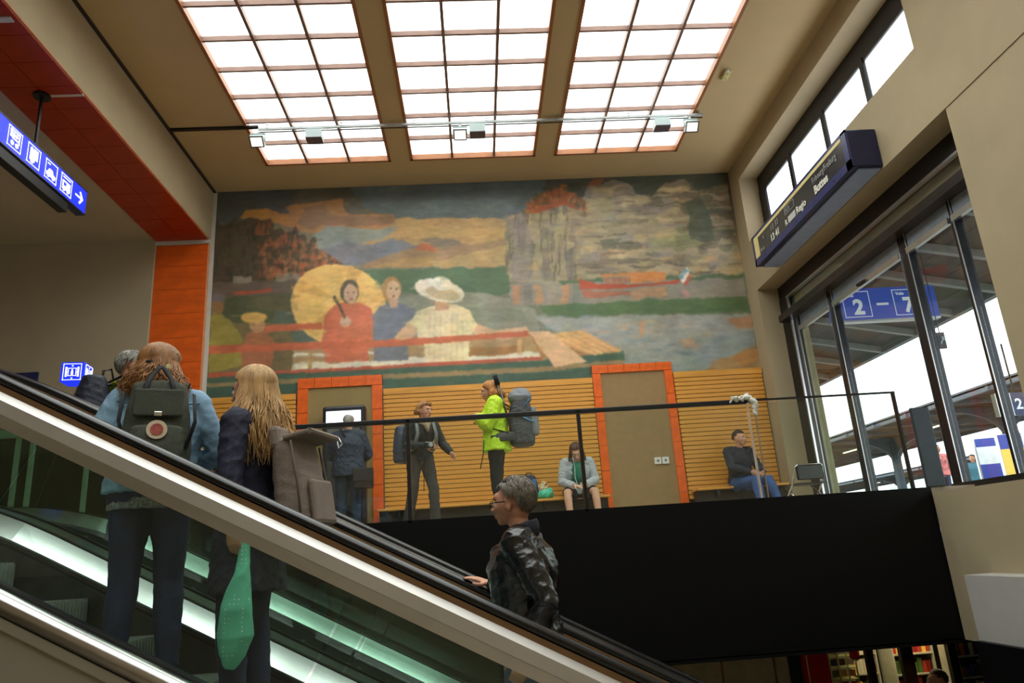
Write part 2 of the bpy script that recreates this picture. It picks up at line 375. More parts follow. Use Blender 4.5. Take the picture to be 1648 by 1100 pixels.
P([(936, 470), (1016, 467), (1016, 474), (938, 480)], (176, 90, 66), .8); P([(1016, 466), (1072, 463), (1072, 478), (1020, 482)], (184, 130, 88), .8)
P([(1092, 446), (1106, 431), (1113, 449), (1102, 461)], (226, 222, 210), soft=False)
P([(1092, 446), (1104, 433), (1108, 437), (1096, 451)], (98, 156, 190), soft=False); P([(1099, 457), (1110, 441), (1113, 449), (1102, 461)], (196, 84, 66), soft=False)
P([(1096, 466), (1104, 463), (1112, 478), (1104, 478)], (190, 130, 118), .8)
P([(863, 492), (1000, 484), (1204, 476), (1208, 501), (1000, 507), (882, 510)], (82, 112, 70))
# lower right water
P([(858, 513), (1208, 504), (1226, 598), (1000, 606), (945, 560)], (148, 150, 144))
for i in range(150):
    x = random.uniform(870, 1215); yy = random.uniform(508, 596); w_ = random.uniform(14, 46); h_ = random.uniform(2, 7)
    c = random.choice([(128, 146, 152), (160, 154, 142), (138, 138, 138), (186, 150, 118), (118, 140, 150), (150, 140, 128)])
    if yy > 545: c = random.choice([(116, 142, 150), (130, 148, 150), (106, 130, 136)])
    P([(x-w_/2, yy), (x, yy-h_/2), (x+w_/2, yy), (x, yy+h_/2)], c, .55)
P([(1028, 522), (1038, 516), (1038, 540), (1030, 542)], (204, 138, 90), .7); P([(1090, 550), (1115, 544), (1120, 560), (1098, 562)], (196, 142, 104), .6)
P([(1170, 512), (1208, 508), (1212, 528), (1185, 528)], (190, 120, 74), .7)
P([(1000, 570), (1085, 590), (1150, 545), (1212, 530), (1216, 556), (1150, 582), (1132, 602), (1000, 606)], (120, 142, 146), .5)
P([(1128, 606), (1148, 582), (1178, 570), (1200, 562), (1218, 556), (1228, 602)], (164, 128, 78))
P([(1180, 572), (1218, 558), (1224, 580), (1190, 590)], (186, 120, 60), .7)
# boat: hull, seats, rails
P([(335, 560), (860, 535), (880, 580), (335, 604)], (176, 138, 92)); P([(440, 588), (870, 566), (872, 578), (440, 600)], (222, 212, 190))
P([(440, 572), (600, 565), (600, 569), (440, 577)], (220, 210, 185)); P([(750, 560), (840, 556), (842, 568), (752, 574)], (170, 116, 60))
P([(335, 520), (470, 520), (470, 600), (335, 605)], (120, 104, 66))
# parasol
E_(545, 492, 78, 66, (240, 186, 96), .25)
for k in range(9):
    a0 = k*2*PI/9; P([(548, 485), (548+76*math.cos(a0), 490+62*math.sin(a0)), (548+76*math.cos(a0+.33), 490+62*math.sin(a0+.33))], (206, 146, 66) if k % 2 else (234, 186, 104), .45, soft=False)
# small figures at the left
P([(336, 580), (338, 510), (350, 500), (372, 515), (392, 545), (392, 590), (336, 600)], (160, 146, 60)); E_(350, 492, 11, 14, (150, 108, 66)); P([(338, 485), (345, 470), (362, 474), (362, 486)], (110, 100, 100))
P([(388, 560), (400, 535), (425, 530), (440, 550), (438, 590), (392, 596)], (176, 104, 66)); E_(414, 524, 12, 13, (196, 140, 96)); E_(409, 512, 21, 9, (214, 164, 80))
# seated women, drawn simply
P([(518, 548), (523, 508), (538, 492), (556, 486), (580, 488), (597, 496), (604, 520), (602, 548), (592, 552), (594, 582), (524, 584)], (216, 106, 72), soft=False)
E_(563, 470, 15, 20, (96, 86, 66)); E_(564, 474, 11, 16, (208, 162, 132)); E_(556, 518, 9, 9, (208, 162, 132)); P([(536, 478), (540, 476), (558, 512), (554, 514)], (96, 76, 56), soft=False)
E_(560, 471, 1.8, 1.2, (90, 70, 60)); E_(569, 471, 1.8, 1.2, (90, 70, 60)); E_(565, 482, 3, 1.2, (170, 80, 66))
P([(600, 508), (612, 493), (628, 488), (650, 489), (668, 498), (674, 520), (656, 548), (658, 580), (602, 582)], (116, 120, 136), soft=False)
E_(630, 466, 16, 21, (190, 132, 74)); E_(633, 469, 11, 17, (214, 168, 132)); P([(626, 484), (642, 484), (640, 495), (628, 495)], (206, 158, 124), soft=False)
E_(629, 466, 1.8, 1.2, (90, 70, 60)); E_(638, 466, 1.8, 1.2, (90, 70, 60)); E_(634, 477, 3.2, 1.3, (176, 90, 72))
P([(630, 550), (655, 520), (668, 510), (680, 526), (660, 548), (640, 554)], (214, 166, 126), soft=False)
P([(755, 512), (770, 522), (800, 532), (846, 526), (858, 538), (810, 548), (770, 542), (752, 530)], (214, 166, 126), soft=False)
P([(658, 520), (672, 502), (690, 494), (735, 490), (756, 500), (768, 524), (756, 540), (754, 586), (686, 588), (682, 548), (672, 545), (672, 530)], (226, 204, 160), soft=False)
P([(700, 480), (722, 480), (722, 500), (700, 500)], (204, 150, 112), soft=False)
for k in range(7): P([(690+k*9, 505), (693+k*9, 505), (691+k*9, 580), (689+k*9, 580)], (206, 180, 134), .5, soft=False)
E_(707, 468, 41, 18, (224, 214, 190), .22); E_(712, 473, 28, 10, (206, 180, 140), .22); E_(711, 457, 17, 11, (230, 222, 202), .2)
P([(335, 557), (655, 546), (850, 533), (858, 541), (655, 557), (335, 570)], (206, 98, 62), soft=False)
P([(426, 524), (519, 520), (519, 530), (426, 535)], (206, 98, 62), soft=False)
P([(335, 601), (500, 595), (874, 574), (872, 580), (500, 602), (335, 608)], (196, 84, 58), soft=False)
P([(496, 566), (502, 566), (502, 594), (496, 594)], (180, 138, 72), soft=False); P([(833, 545), (840, 545), (840, 572), (833, 572)], (210, 160, 110), soft=False)
P([(333, 608), (872, 581), (1004, 565), (1005, 580), (872, 591), (333, 617)], (66, 96, 78), soft=False)
P([(333, 617), (872, 591), (1005, 579), (1004, 586), (872, 599), (333, 624)], (150, 122, 80), soft=False)
P([(328, 624), (872, 599), (1004, 586), (1004, 640), (328, 660)], (62, 92, 78), soft=False)
P([(1004, 586), (1030, 588), (1030, 640), (1004, 640)], (130, 146, 150), .9)
P([(870, 540), (935, 531), (1003, 566), (950, 572), (900, 566)], (216, 156, 94), soft=False)
P([(850, 536), (868, 540), (950, 572), (872, 577)], (176, 120, 70), soft=False)
for k in range(4): P([(885+k*14, 538-k*2), (888+k*14, 538-k*2), (960+k*12, 571-k*1.5), (956+k*12, 572-k*1.5)], (232, 182, 122), .8, soft=False)
P([(850, 534), (884, 534), (944, 582), (893, 592)], (222, 172, 128), soft=False)
# painterly variation
br = 1+.10*nz(60, 11, 3, sx=.5, sz=1.6)+.14*nz(9, 12)+.07*nz(140, 13, 2)
IMG *= br[..., None]; IMG[..., 0] *= 1+.07*nz(14, 14); IMG[..., 2] *= 1+.10*nz(12, 15)
for i in range(2600):      # loose brushwork dragged over the whole picture
    ci = random.randrange(8, NX-9); cj = random.randrange(4, NZ-5); w_ = random.randint(3, 9); h_ = random.randint(1, 2)
    c = IMG[cj, ci].copy()*random.uniform(.9, 1.13); di = random.randint(-5, 5); i0 = max(0, min(NX-2*w_-1, ci+di-w_)); j0 = max(0, min(NZ-2*h_-1, cj-h_+random.randint(-1, 1)))
    IMG[j0:j0+2*h_+1, i0:i0+2*w_+1] = IMG[j0:j0+2*h_+1, i0:i0+2*w_+1]*.78+c*.22
lum = IMG.mean(-1, keepdims=True)*np.array((1.06, 1.0, .88)); IMG = IMG*.80+lum*.20; IMG *= 1.04; IMG += 7
for _ in range(3): IMG[1:-1, 1:-1] = .5*IMG[1:-1, 1:-1]+.125*(IMG[:-2, 1:-1]+IMG[2:, 1:-1]+IMG[1:-1, :-2]+IMG[1:-1, 2:])
IMG = np.clip(IMG, 0, 255)/255; LINC = np.where(IMG <= .04045, IMG/12.92, ((IMG+.055)/1.055)**2.4)
MURAL_GAIN = 1.0
me = bpy.data.meshes.new('mural'); nv = NX*NZ
co = np.stack([GX, np.full_like(GX, YW-.006), GZ], -1).reshape(-1, 3).astype(np.float32)
idx = np.arange(nv).reshape(NZ, NX); q = np.stack([idx[:-1, :-1], idx[:-1, 1:], idx[1:, 1:], idx[1:, :-1]], -1).reshape(-1, 4)
me.vertices.add(nv); me.vertices.foreach_set('co', co.ravel()); me.loops.add(q.size); me.loops.foreach_set('vertex_index', q.ravel().astype(np.int32))
me.polygons.add(len(q)); me.polygons.foreach_set('loop_start', np.arange(0, q.size, 4, dtype=np.int32)); me.polygons.foreach_set('loop_total', np.full(len(q), 4, np.int32)); me.update()
ca = me.color_attributes.new('paint', 'FLOAT_COLOR', 'POINT'); ca.data.foreach_set('color', np.concatenate([np.clip(LINC*MURAL_GAIN, 0, 1), np.ones((NZ, NX, 1))], -1).astype(np.float32).ravel())
mm = bpy.data.materials.new('mural_paint'); mm.use_nodes = True; b = mm.node_tree.nodes['Principled BSDF']; b.inputs['Roughness'].default_value = .42; b.inputs['Specular IOR Level'].default_value = .35
vc = mm.node_tree.nodes.new('ShaderNodeVertexColor'); vc.layer_name = 'paint'; mm.node_tree.links.new(vc.outputs[0], b.inputs['Base Color'])
me.materials.append(mm); mural = link(bpy.data.objects.new('mural', me)); tag(mural, 'large painted wall mural of people boating on a lake below a cliff', 'mural')

# ---- skylights: frame, glazing bars, panes
PANE = mat('backlit_frosted_pane', (240, 245, 240), .6, var=0, emit=(247, 255, 250), estr=SKYLIGHT)
names = ('leftmost', 'middle', 'rightmost')
for si, (a, b) in enumerate(SKX):
    r = empty('skylight', '%s of the three gridded frosted ceiling skylights' % names[si], 'skylight', ((a+b)/2, SKY1, ZC), group='frosted skylights in the ceiling')
    r['kind'] = 'structure'; del r['category']; del r['label']; del r['group']
    ox, oy = (a+b)/2, SKY1
    bm = bmesh.new(); f = .045
    for q_ in (((a, SKY0), (a+f, SKY1)), ((b-f, SKY0), (b, SKY1)), ((a, SKY1-f), (b, SKY1)), ((a, SKY0), (b, SKY0+f))):
        bx(bm, (q_[0][0]-ox, q_[0][1]-oy, -.012), (q_[1][0]-ox, q_[1][1]-oy, .14))
    build('frame', bm, mat('brown_window_frame', (150, 92, 50), .5), r)
    BAR = mat('brown_glazing_bar', (128, 96, 84), .5)
    pw = (b-a)/3
    for k in (1, 2): box('glazing_bar', (a+pw*k-.02-ox, SKY0-oy, .0), (a+pw*k+.02-ox, 0, .08), BAR, r)
    for k in range(1, NR): box('glazing_bar', (a-ox, -PITCH*k-.016, .01), (b-ox, -PITCH*k+.016, .08), BAR, r)
    um_ = unit_mesh(PANE)
    for i in range(3):
        for k in range(NR): piece('pane', um_, r, (a+pw*i+.004-ox, -PITCH*(k+1)+.004, .085), (pw-.008, PITCH-.008, .008))

# ---- clerestory strip window in the right wall
cl = struct(empty('window_1', loc=(XG, 8.7, 5.4)))
o3 = Vector((XG, 8.7, 5.4))
def rb(name, a, b, m, par, org=o3, bev=0): return box(name, Vector(a)-org, Vector(b)-org, m, par, bev)
BF = mat('black_window_frame', (14, 13, 18), .35, var=.1)
rb('frame_rail', (XG-.02, 6.27, 5.75), (XG+.06, 11.18, 6.07), BF, cl); rb('frame_rail', (XG-.02, 6.27, 4.8), (XG+.06, 11.18, 4.95), BF, cl)
ys = (10.95, 9.86, 8.62, 7.48, 6.3)
clm = mat('clerestory_frosted_glass', (235, 240, 245), .5, var=0, emit=(238, 246, 255), estr=CLERE)
for i, y in enumerate((11.18, 9.95, 8.80, 7.68, 6.45)):
    rb('mullion', (XG-.03, y-(.25 if i == 0 else .06), 4.9), (XG+.06, y+(.0 if i == 0 else .03), 5.8), BF, cl)
    if i < 4:
        y1 = y-(.25 if i == 0 else .06); y0 = (9.95, 8.80, 7.68, 6.45)[i]+.03
        rb('pane', (XG+.005, y0, 4.93), (XG+.015, y1, 5.76), clm, cl)
        for a_, b_ in (((XG-.012, y0, 5.725), (XG+.004, y1, 5.74)), ((XG-.012, y1-.03, 4.95), (XG+.004, y1-.015, 5.73))): rb('glazing_bead', a_, b_, ALU, cl)
rb('pane', (XG+.005, 6.27, 4.93), (XG+.015, 6.4, 5.76), clm, cl)

# ---- entrance glazing of the lower opening
en = struct(empty('door_1', loc=(XG, 8.7, ZF))); o3b = Vector((XG, 8.7, ZF))
def eb(name, a, b, m, bev=0): return box(name, Vector(a)-o3b, Vector(b)-o3b, m, en, bev)
eb('head_frame', (XG-.01, 6.0, 3.75), (XG+.10, 11.18, 3.99), BF)
eb('head_trim', (XG-.03, 6.0, 3.725), (XG+.03, 10.9, 3.752), ALU)
eb('jamb', (XG-.02, 10.88, ZF), (XG+.12, 11.18, 3.75), BF)
eb('header_box', (XG-.17, 6.0, 3.33), (XG+.06, 10.98, 3.44), mat('dark_bronze', (50, 44, 42), .3, metal=.4))
eb('jamb_trim', (XG-.03, 10.84, ZF), (XG+.0, 10.88, 3.74), ALU); eb('jamb_trim', (XG-.03, 10.66, ZF), (XG-.0, 10.69, 3.32), ALU); eb('jamb_trim', (XG-.03, 10.60, ZF), (XG-.0, 10.62, 3.32), BF)
for y, w_ in ((9.56, .13), (7.70, .15), (6.80, .05)):
    eb('mullion', (XG-.02, y-w_/2, ZF-.05), (XG+.08, y+w_/2, 3.33), mat('grey_black_mullion', (44, 44, 50), .25, metal=.5))
    eb('mullion_edge', (XG-.03, y-w_/2-.006, ZF), (XG-.02, y-w_/2+.004, 3.33), ALU)
    if w_ > .1: eb('mullion_edge', (XG-.03, y+w_/2-.004, ZF), (XG-.02, y+w_/2+.004, 3.33), ALU)
for y0, y1 in ((7.78, 9.49), (6.83, 7.62), (9.63, 10.6), (6.0, 6.77)):
    eb('door_head', (XG-.01, y0, 3.17), (XG+.05, y1, 3.32), mat('blue_grey_alu', (150, 168, 190), .3, metal=.6)); eb('door_head_strip', (XG-.05, y0, 3.08), (XG+.0, y1, 3.15), ALU)
    eb('glass_pane', (XG+.02, y0, ZF), (XG+.03, y1, 3.17), GLASS)
bm = bmesh.new(); cyl(bm, (XG-.06-XG, 8.55-8.7, 3.11-ZF), (XG-.07-XG, 8.72-8.7, 3.11-ZF), .022, seg=8); build('sensor', bm, BLACKM, en)
for y0, y1 in ((6.0, 9.64), (9.64, 10.88)): eb('transom_glass', (XG+.02, y0, 3.44), (XG+.03, y1, 3.74), GLASS)
eb('sill_frame', (XG-.08, 6.0, .335), (XG+.06, 7.74, .43), BLACKM)
eb('beam_reflection_bar', (XG+.10, 6.0, 3.60), (XG+.30, 11.18, 3.99), TAN)  # tan bar standing in for the beam's reflection in the transom glass
# gap panel between balustrade and glazing
dp = box('service_cover', (4.60, YF+.03, ZF), (4.80, YF+.07, 1.22), mat('dark_blue_grey_metal', (52, 62, 70), .4), bev=.01); tag(dp, 'dark blue grey upright metal cover at the end of the glass railing', 'cover')
# ================================================================ tiled door surrounds with blind doors
def surround(n, xa, xb, tw, ztop, inner, depth):
    r = struct(empty('door_%d' % n, loc=((xa+xb)/2, YW, ZF))); ox = (xa+xb)/2
    bm = bmesh.new()
    bx(bm, (xa-ox, -.03, 0), (xa-ox+tw, .0, ztop-ZF)); bx(bm, (xb-ox-tw, -.03, 0), (xb-ox, .0, ztop-ZF)); bx(bm, (xa-ox, -.03, ztop-ZF-tw), (xb-ox, 0, ztop-ZF))
    build('surround_bed', bm, GROUT, r)
    nr = 6; hh = (ztop-ZF-tw)/nr
    for k in range(nr):
        for x in (xa, xb-tw): piece('tile', uo, r, (x-ox+.003, -.06, hh*k+.003), (tw-.006, .045, hh-.006))
    nt_ = 5; wt = (xb-xa)/nt_
    for k in range(nt_): piece('tile', uo, r, (xa-ox+wt*k+.003, -.06, ztop-ZF-tw+.003), (wt-.006, .045, tw-.006))
    box('door_leaf', (xa-ox+tw, -.03+depth, 0), (xb-ox-tw, -.02+depth, ztop-ZF-tw), inner, r)
    return r
P1 = mat('olive_beige_panel', (150, 128, 78), .55, var=.06, scale=3)
P2 = mat('brown_beige_panel', (152, 122, 82), .7, var=.07, scale=9, bump=.1, bscale=80)
d1x = (at(478, 700, YW-.05).x+.0, at(615, 700, YW-.05).x); d1x = (-2.83, -1.47)
surround(2, d1x[0], d1x[1], .17, 2.97, P1, .0)
surround(3, 1.975, 3.32, .14, 2.93, P2, .0)
so = empty('wall_socket', 'pair of white square wall sockets on the brown door panel', 'socket', (2.96, YW-.06, 1.30))
for k in range(2):
    box('cover_plate', (k*.125-.115, 0, -.055), (k*.125-.005, .025, .055), mat('white_plastic', (225, 222, 215), .4, var=0), so, bev=.006)
    bm = bmesh.new(); cyl(bm, (k*.125-.06, .004, 0), (k*.125-.06, -.004, 0), .022, seg=14); build('socket_hole', bm, mat('grey_plastic', (120, 120, 118), .5, var=0), so)

# wood slat panelling in three bays, bench along them
SL = .0705; um_w = unit_mesh(WOOD, bev=.05)
def panelling(label, x0, x1, ztop, zbot, group='pine slat wall panelling'):
    r = struct(empty('wood_panelling', loc=(x0, YW, zbot))); L_ = x1-x0
    box('backing_board', (0, -.03, 0), (L_, -.005, ztop-zbot), WOODGAP, r)
    box('top_rail', (0, -.085, ztop-zbot-.10), (L_, -.03, ztop-zbot), WOOD, r)
    n = int((ztop-zbot-.10)/SL)
    for k in range(n):
        z0 = ztop-zbot-.105-SL*(k+1)
        piece('slat', um_w, r, (0, -.078+(k % 3)*.003, z0+.006), (L_, .05, SL-.009))
    return r
panelling('', -4.29, d1x[0]-.02, 2.72, .62)
panelling('', d1x[1]+.02, 1.965, 2.72, .62)
panelling('', 3.33, 4.82, 2.74, .62)
def bench(label, x0, x1, zt, end=True):
    r = empty('bench', label, 'bench', ((x0+x1)/2, YW-.25, ZF)); h = zt-ZF; L_ = (x1-x0)/2
    box('seat_board', (-L_, -.22, h-.035), (L_, .16, h), WOOD, r, bev=.008)
    box('bench_front', (-L_+.02, -.10, 0), (L_-.02, .1, h-.036), mat('dark_bench_base', (46, 40, 34), .7), r)
    for x in np.arange(-L_+.3, L_-.1, 1.1): box('bracket', (x, -.19, h-.14), (x+.04, -.10, h-.036), BLACKM, r)
    return r
bench('long wooden wall bench between the two orange tiled door surrounds', d1x[1]-.05, 2.0, .79)
bench('short wooden wall bench right of the brown door panel', 3.36, 4.8, .80)

# photo booth / ticket machine in the left surround
tm = empty('ticket_machine', 'dark ticket machine with glowing white header in the left orange doorway', 'ticket machine', (-2.05, YW-.15, ZF))
box('cabinet', (-.33, -.14, .0), (.33, .09, 2.05), mat('dark_machine', (34, 36, 44), .35), tm, bev=.04)
box('header_screen', (-.27, -.155, 1.74), (.27, -.14, 1.96), mat('lit_header', (240, 245, 255), .4, var=0, emit=(232, 238, 255), estr=1.2), tm, bev=.006)
box('display', (-.25, -.15, 1.44), (.25, -.14, 1.68), mat('dull_display', (110, 108, 104), .3), tm)
for k in range(6): box('button', (-.2+k*.07, -.16, 1.4+.02*(k % 2)), (-.16+k*.07, -.14, 1.43+.02*(k % 2)), mat('red_button', (150, 50, 45), .4) if k % 3 == 1 else WHITE, tm)
box('service_panel', (-.25, -.15, .5), (.25, -.14, 1.3), mat('grey_machine', (60, 62, 66), .4), tm)

# ================================================================ glass balustrade on the fascia
bl = empty('glass_balustrade', 'frameless glass railing with black top rail on the black gallery edge', 'railing', (.8, YF, ZF))
zr = 1.395-ZF
px_ = [-3.6, -2.1, -.68, 1.07, 2.85, 4.44]
box('top_rail', (-3.7-.8, .0, zr-.035), (2.86-.8, .05, zr+.012), BLACKM, bl, bev=.008); box('top_edge', (2.86-.8, .012, zr-.01), (4.46-.8, .038, zr+.01), BLACKM, bl)
for i, x in enumerate(px_):
    if i == 4: box('post', (x-.8-.009, .0, -.02), (x-.8+.009, .03, zr-.03), mat('bright_chrome', (235, 235, 238), .25, metal=.8, var=0), bl); box('post', (x-.8+.07, .01, -.02), (x-.8+.078, .03, zr-.03), ALU, bl)
    else: box('post', (x-.8-(.018 if i < 5 else .01), .0, -.02), (x-.8+(.018 if i < 5 else .01), .05, zr-.008), BLACKM, bl)
    if i < 5:
        box('glass_panel', (x-.8+.025, .018, .0), (px_[i+1]-.8-.025, .032, zr-.04), GLASS, bl)
# knotted cloth on the rail
bm = bmesh.new(); rc = random.Random(5)
for k in range(9):
    t_ = k/8; c = Vector((2.74+t_*.17, YF+.0+rc.uniform(-.03, .03), 1.41+.05*math.sin(t_*3.0)*(.4+rc.random())-.02*t_))
    ball(bm, c, (rc.uniform(.018, .04), rc.uniform(.025, .04), rc.uniform(.018, .04)), seg=10)
tube(bm, [(2.9, YF-.01, 1.40), (2.92, YF-.03, 1.33), (2.90, YF-.035, 1.25), (2.93, YF-.03, 1.2)], [.04, .032, .02, .004], 8)
tube(bm, [(2.75, YF-.01, 1.42), (2.69, YF-.03, 1.415), (2.66, YF-.02, 1.37)], [.022, .022, .006], 8)
CLOTH = mat('white_cloth', (215, 212, 200), .9, var=.15, scale=40, bump=.6, bscale=50)
o = build('knotted_cloth', bm, CLOTH, smooth=True)
md = o.modifiers.new('r', 'REMESH'); md.mode = 'VOXEL'; md.voxel_size = .008; md.use_smooth_shade = True
tx = bpy.data.textures.new('cl', 'CLOUDS'); tx.noise_scale = .05; md = o.modifiers.new('d', 'DISPLACE'); md.texture = tx; md.strength = .04
tag(o, 'white cloth knotted around the black rail of the glass balustrade', 'cloth')

# folding chair by the far corner
fc = empty('folding_chair', 'low black chair with chrome tube frame near the glass doors', 'chair', (4.30, 9.55, ZF), rz=PI+.1)
def bent(name, pts, r_, m, par, seg=8):
    bm = bmesh.new(); tube(bm, pts, r_, seg); return build(name, bm, m, par, smooth=True)
bent('frame', [(-.21, -.2, .0), (-.21, .1, .45), (-.2, .2, .80), (-.16, .22, .86), (.16, .22, .86), (.2, .2, .80), (.21, .1, .45), (.21, -.2, .0)], .012, CHROME, fc)
for x in (-.19, .19): bent('leg', [(x, .22, 0), (x, -.15, .44)], .011, CHROME, fc)
box('seat', (-.2, -.2, .43), (.2, .18, .46), mat('black_vinyl', (20, 20, 22), .4), fc, bev=.012)
bm = bmesh.new(); bx(bm, (-.185, .19, .52), (.185, .215, .85), bev=.02); build('backrest', bm, mat('black_vinyl', (20, 20, 22), .4), fc); fc.scale = (1, 1, .58)

# ================================================================ departure board
XB = 4.46; y0, y1, z0, z1 = 7.2, 10.21, 4.015, 4.50
db = empty('departure_board', 'long dark blue train departure board hung on the beam below the clerestory', 'departure board', (XR, (y0+y1)/2, z0)); ob = Vector((XR, (y0+y1)/2, z0))
def dbx(name, a, b, m, bev=0): return box(name, Vector(a)-ob, Vector(b)-ob, m, db, bev)
dbx('housing', (XB+.01, y0, z0), (XR, y1, z1), BLUE, .015)
bm = bmesh.new()
for a, b in (((y0+.0, z0), (y1, z0+.10)), ((y0, z1-.035), (y1, z1)), ((y0, z0), (y0+.10, z1)), ((y1-.05, z0), (y1, z1))):
    bx(bm, (XB-XR, a[0]-ob.y, a[1]-z0), (XB-XR+.02, b[0]-ob.y, b[1]-z0))
build('front_frame', bm, mat('blue_frame', (44, 50, 98), .3), db)
dbx('display_field', (XB+.006, y0+.1, z0+.1), (XB+.02, y1-.05, z1-.035), mat('dull_display_field', (52, 52, 56), .2, spec=.7))
CRM = mat('cream_strip', (216, 200, 140), .5, var=.05)
dbx('cream_strip', (XB+.002, y0+.12, z1-.085), (XB+.01, y1-.06, z1-.04), CRM); dbx('cream_strip', (XB+.002, y1-.22, z0+.11), (XB+.01, y1-.06, z1-.085), CRM)
dbx('bottom_tray', (XB+.10, y0+.05, z0-.02), (XR-.01, y1-.03, z0+.0), mat('blue_grey_tray', (150, 164, 200), .35))
LET = mat('flap_letters', (215, 215, 205), .5, var=0); LETG = mat('grey_letters', (150, 150, 148), .5, var=0)
def btext(s, yy, zz, size, m, bold=.0, sx=1):
    M = frameM((XB-.001-XR, yy-ob.y, zz-z0), (0, -1, 0), (0, 0, 1))
    text('lettering', s, size, m, db, M, bold, .001, sx=sx)
btext('Fribourg/Freiburg', 8.11, z0+.27, .125, LETG, .0, .72); btext('Buttes', 8.10, z0+.125, .15, LET, .006, .95)
btext('Regio', 8.65, z0+.125, .135, LET, .004, .95); btext('13 41', 9.545, z0+.125, .14, LET, .005); btext('13 33', 9.50, z0+.275, .125, LETG)
dbx('train_type_box', (XB, 8.69, z0+.125), (XB+.006, 8.92, z0+.215), mat('pale_box', (190, 190, 185), .5)); btext('R', 9.02, z0+.125, .12, LET, .003)
bm = bmesh.new()
for a, b in (((8.68, .27), (8.99, .278)), ((8.68, .37), (8.99, .378)), ((8.68, .27), (8.69, .378)), ((8.98, .27), (8.99, .378))): bx(bm, (XB-XR, a[0]-ob.y, a[1]), (XB-XR+.004, b[0]-ob.y, b[1]))
build('train_type_outline', bm, LETG, db); btext('RER', 8.96, z0+.29, .09, LETG)
btext('4', 9.8, z0+.28, .10, LETG); btext('Voie', 9.95, z0+.13, .09, LETG)
for k in range(3): dbx('screw', (XB-.004, y0+.4+k*1.1, z0+.045), (XB, y0+.44+k*1.1, z0+.06), BLACKM)

# ================================================================ hanging direction sign (left)
XS = -4.75; ls = empty('direction_sign', 'long glowing blue pictogram sign with white arrow hung under the red soffit', 'sign', (XS, 7.4, 4.45)); ol = Vector((XS, 7.4, 4.45))
def lx(name, a, b, m, bev=0): return box(name, Vector(a)-ol, Vector(b)-ol, m, ls, bev)
lx('lightbox', (XS-.10, 5.0, 4.45), (XS, 8.44, 4.75), mat('sign_blue', (16, 24, 190), .35, var=0, emit=(20, 48, 225), estr=.9))
lx('casing', (XS-.12, 4.98, 4.30), (XS-.015, 8.1, 4.45), BLACKM, .005); lx('casing_edge', (XS-.11, 4.98, 4.75), (XS+.004, 8.45, 4.765), BLUE); lx('casing_edge', (XS-.11, 4.98, 4.435), (XS+.004, 8.45, 4.45), BLUE)
for y in (7.41, 5.2):
    bm = bmesh.new(); cyl(bm, (-.05, y-7.4, .3), (-.05, y-7.4, ZS-.03-4.45), .018, seg=10); build('hanger_rod', bm, BLACKM, ls)
    bm = bmesh.new(); cyl(bm, (-.05, y-7.4, ZS-.06-4.45), (-.05, y-7.4, ZS-.025-4.45), .09, seg=16); build('ceiling_rose', bm, BLACKM, ls)
SW = mat('sign_white', (240, 240, 255), .4, var=0, emit=(238, 240, 255), estr=.85)
def pic(name, polys, yy, zz, sc, outline=True):
    """flat pictogram on the sign: polygons in a unit square, u to the right as read from the hall"""
    bm = bmesh.new()
    def Q(u, v): return (.003, yy-7.4+u*sc, zz-4.45+v*sc)
    if outline:
        w_ = .04
        for a, b in (((0, 0), (1, w_)), ((0, 1-w_), (1, 1)), ((0, 0), (w_, 1)), ((1-w_, 0), (1, 1))):
            prism(bm, [Q(a[0], a[1]), Q(b[0], a[1]), Q(b[0], b[1]), Q(a[0], b[1])], (.003, 0, 0))
    for p in polys: prism(bm, [Q(*t) for t in p], (.003, 0, 0))
    return build(name, bm, SW, ls)
def circ(cx, cy, r_, n=12): return [(cx+r_*math.cos(2*PI*k/n), cy+r_*math.sin(2*PI*k/n)) for k in range(n)]
def rc_(a, b, c, d): return [(a, b), (c, b), (c, d), (a, d)]
pic('pictogram', [rc_(.15, .5, .3, .9), rc_(.15, .82, .85, .9), rc_(.77, .35, .85, .9), rc_(.3, .45, .8, .53), circ(.4, .66, .12), circ(.62, .68, .1), circ(.35, .25, .12), circ(.68, .25, .12)], 6.87, 4.485, .235)
pic('pictogram', [rc_(.2, .2, .6, .75), rc_(.45, .35, .82, .88), circ(.3, .8, .09), rc_(.3, .1, .5, .22)], 7.21, 4.485, .235)
pic('pictogram', [[(.12, .2), (.88, .2), (.9, .36), (.7, .42), (.6, .6), (.32, .6), (.22, .42), (.12, .38)], circ(.3, .2, .09), circ(.7, .2, .09), rc_(.15, .8, .38, .86)], 7.55, 4.485, .235)
pic('pictogram', [rc_(.15, .2, .85, .4), rc_(.15, .4, .25, .65), rc_(.15, .6, .85, .68), rc_(.5, .4, .85, .62), circ(.32, .2, .1), circ(.68, .2, .1), rc_(.15, .82, .45, .88), rc_(.5, .82, .85, .88)], 7.87, 4.485, .235)
pic('arrow', [rc_(.1, .44, .75, .56), [(.52, .85), (.64, .93), (.98, .5), (.64, .07), (.52, .15), (.78, .5)]], 8.17, 4.5, .2, False)

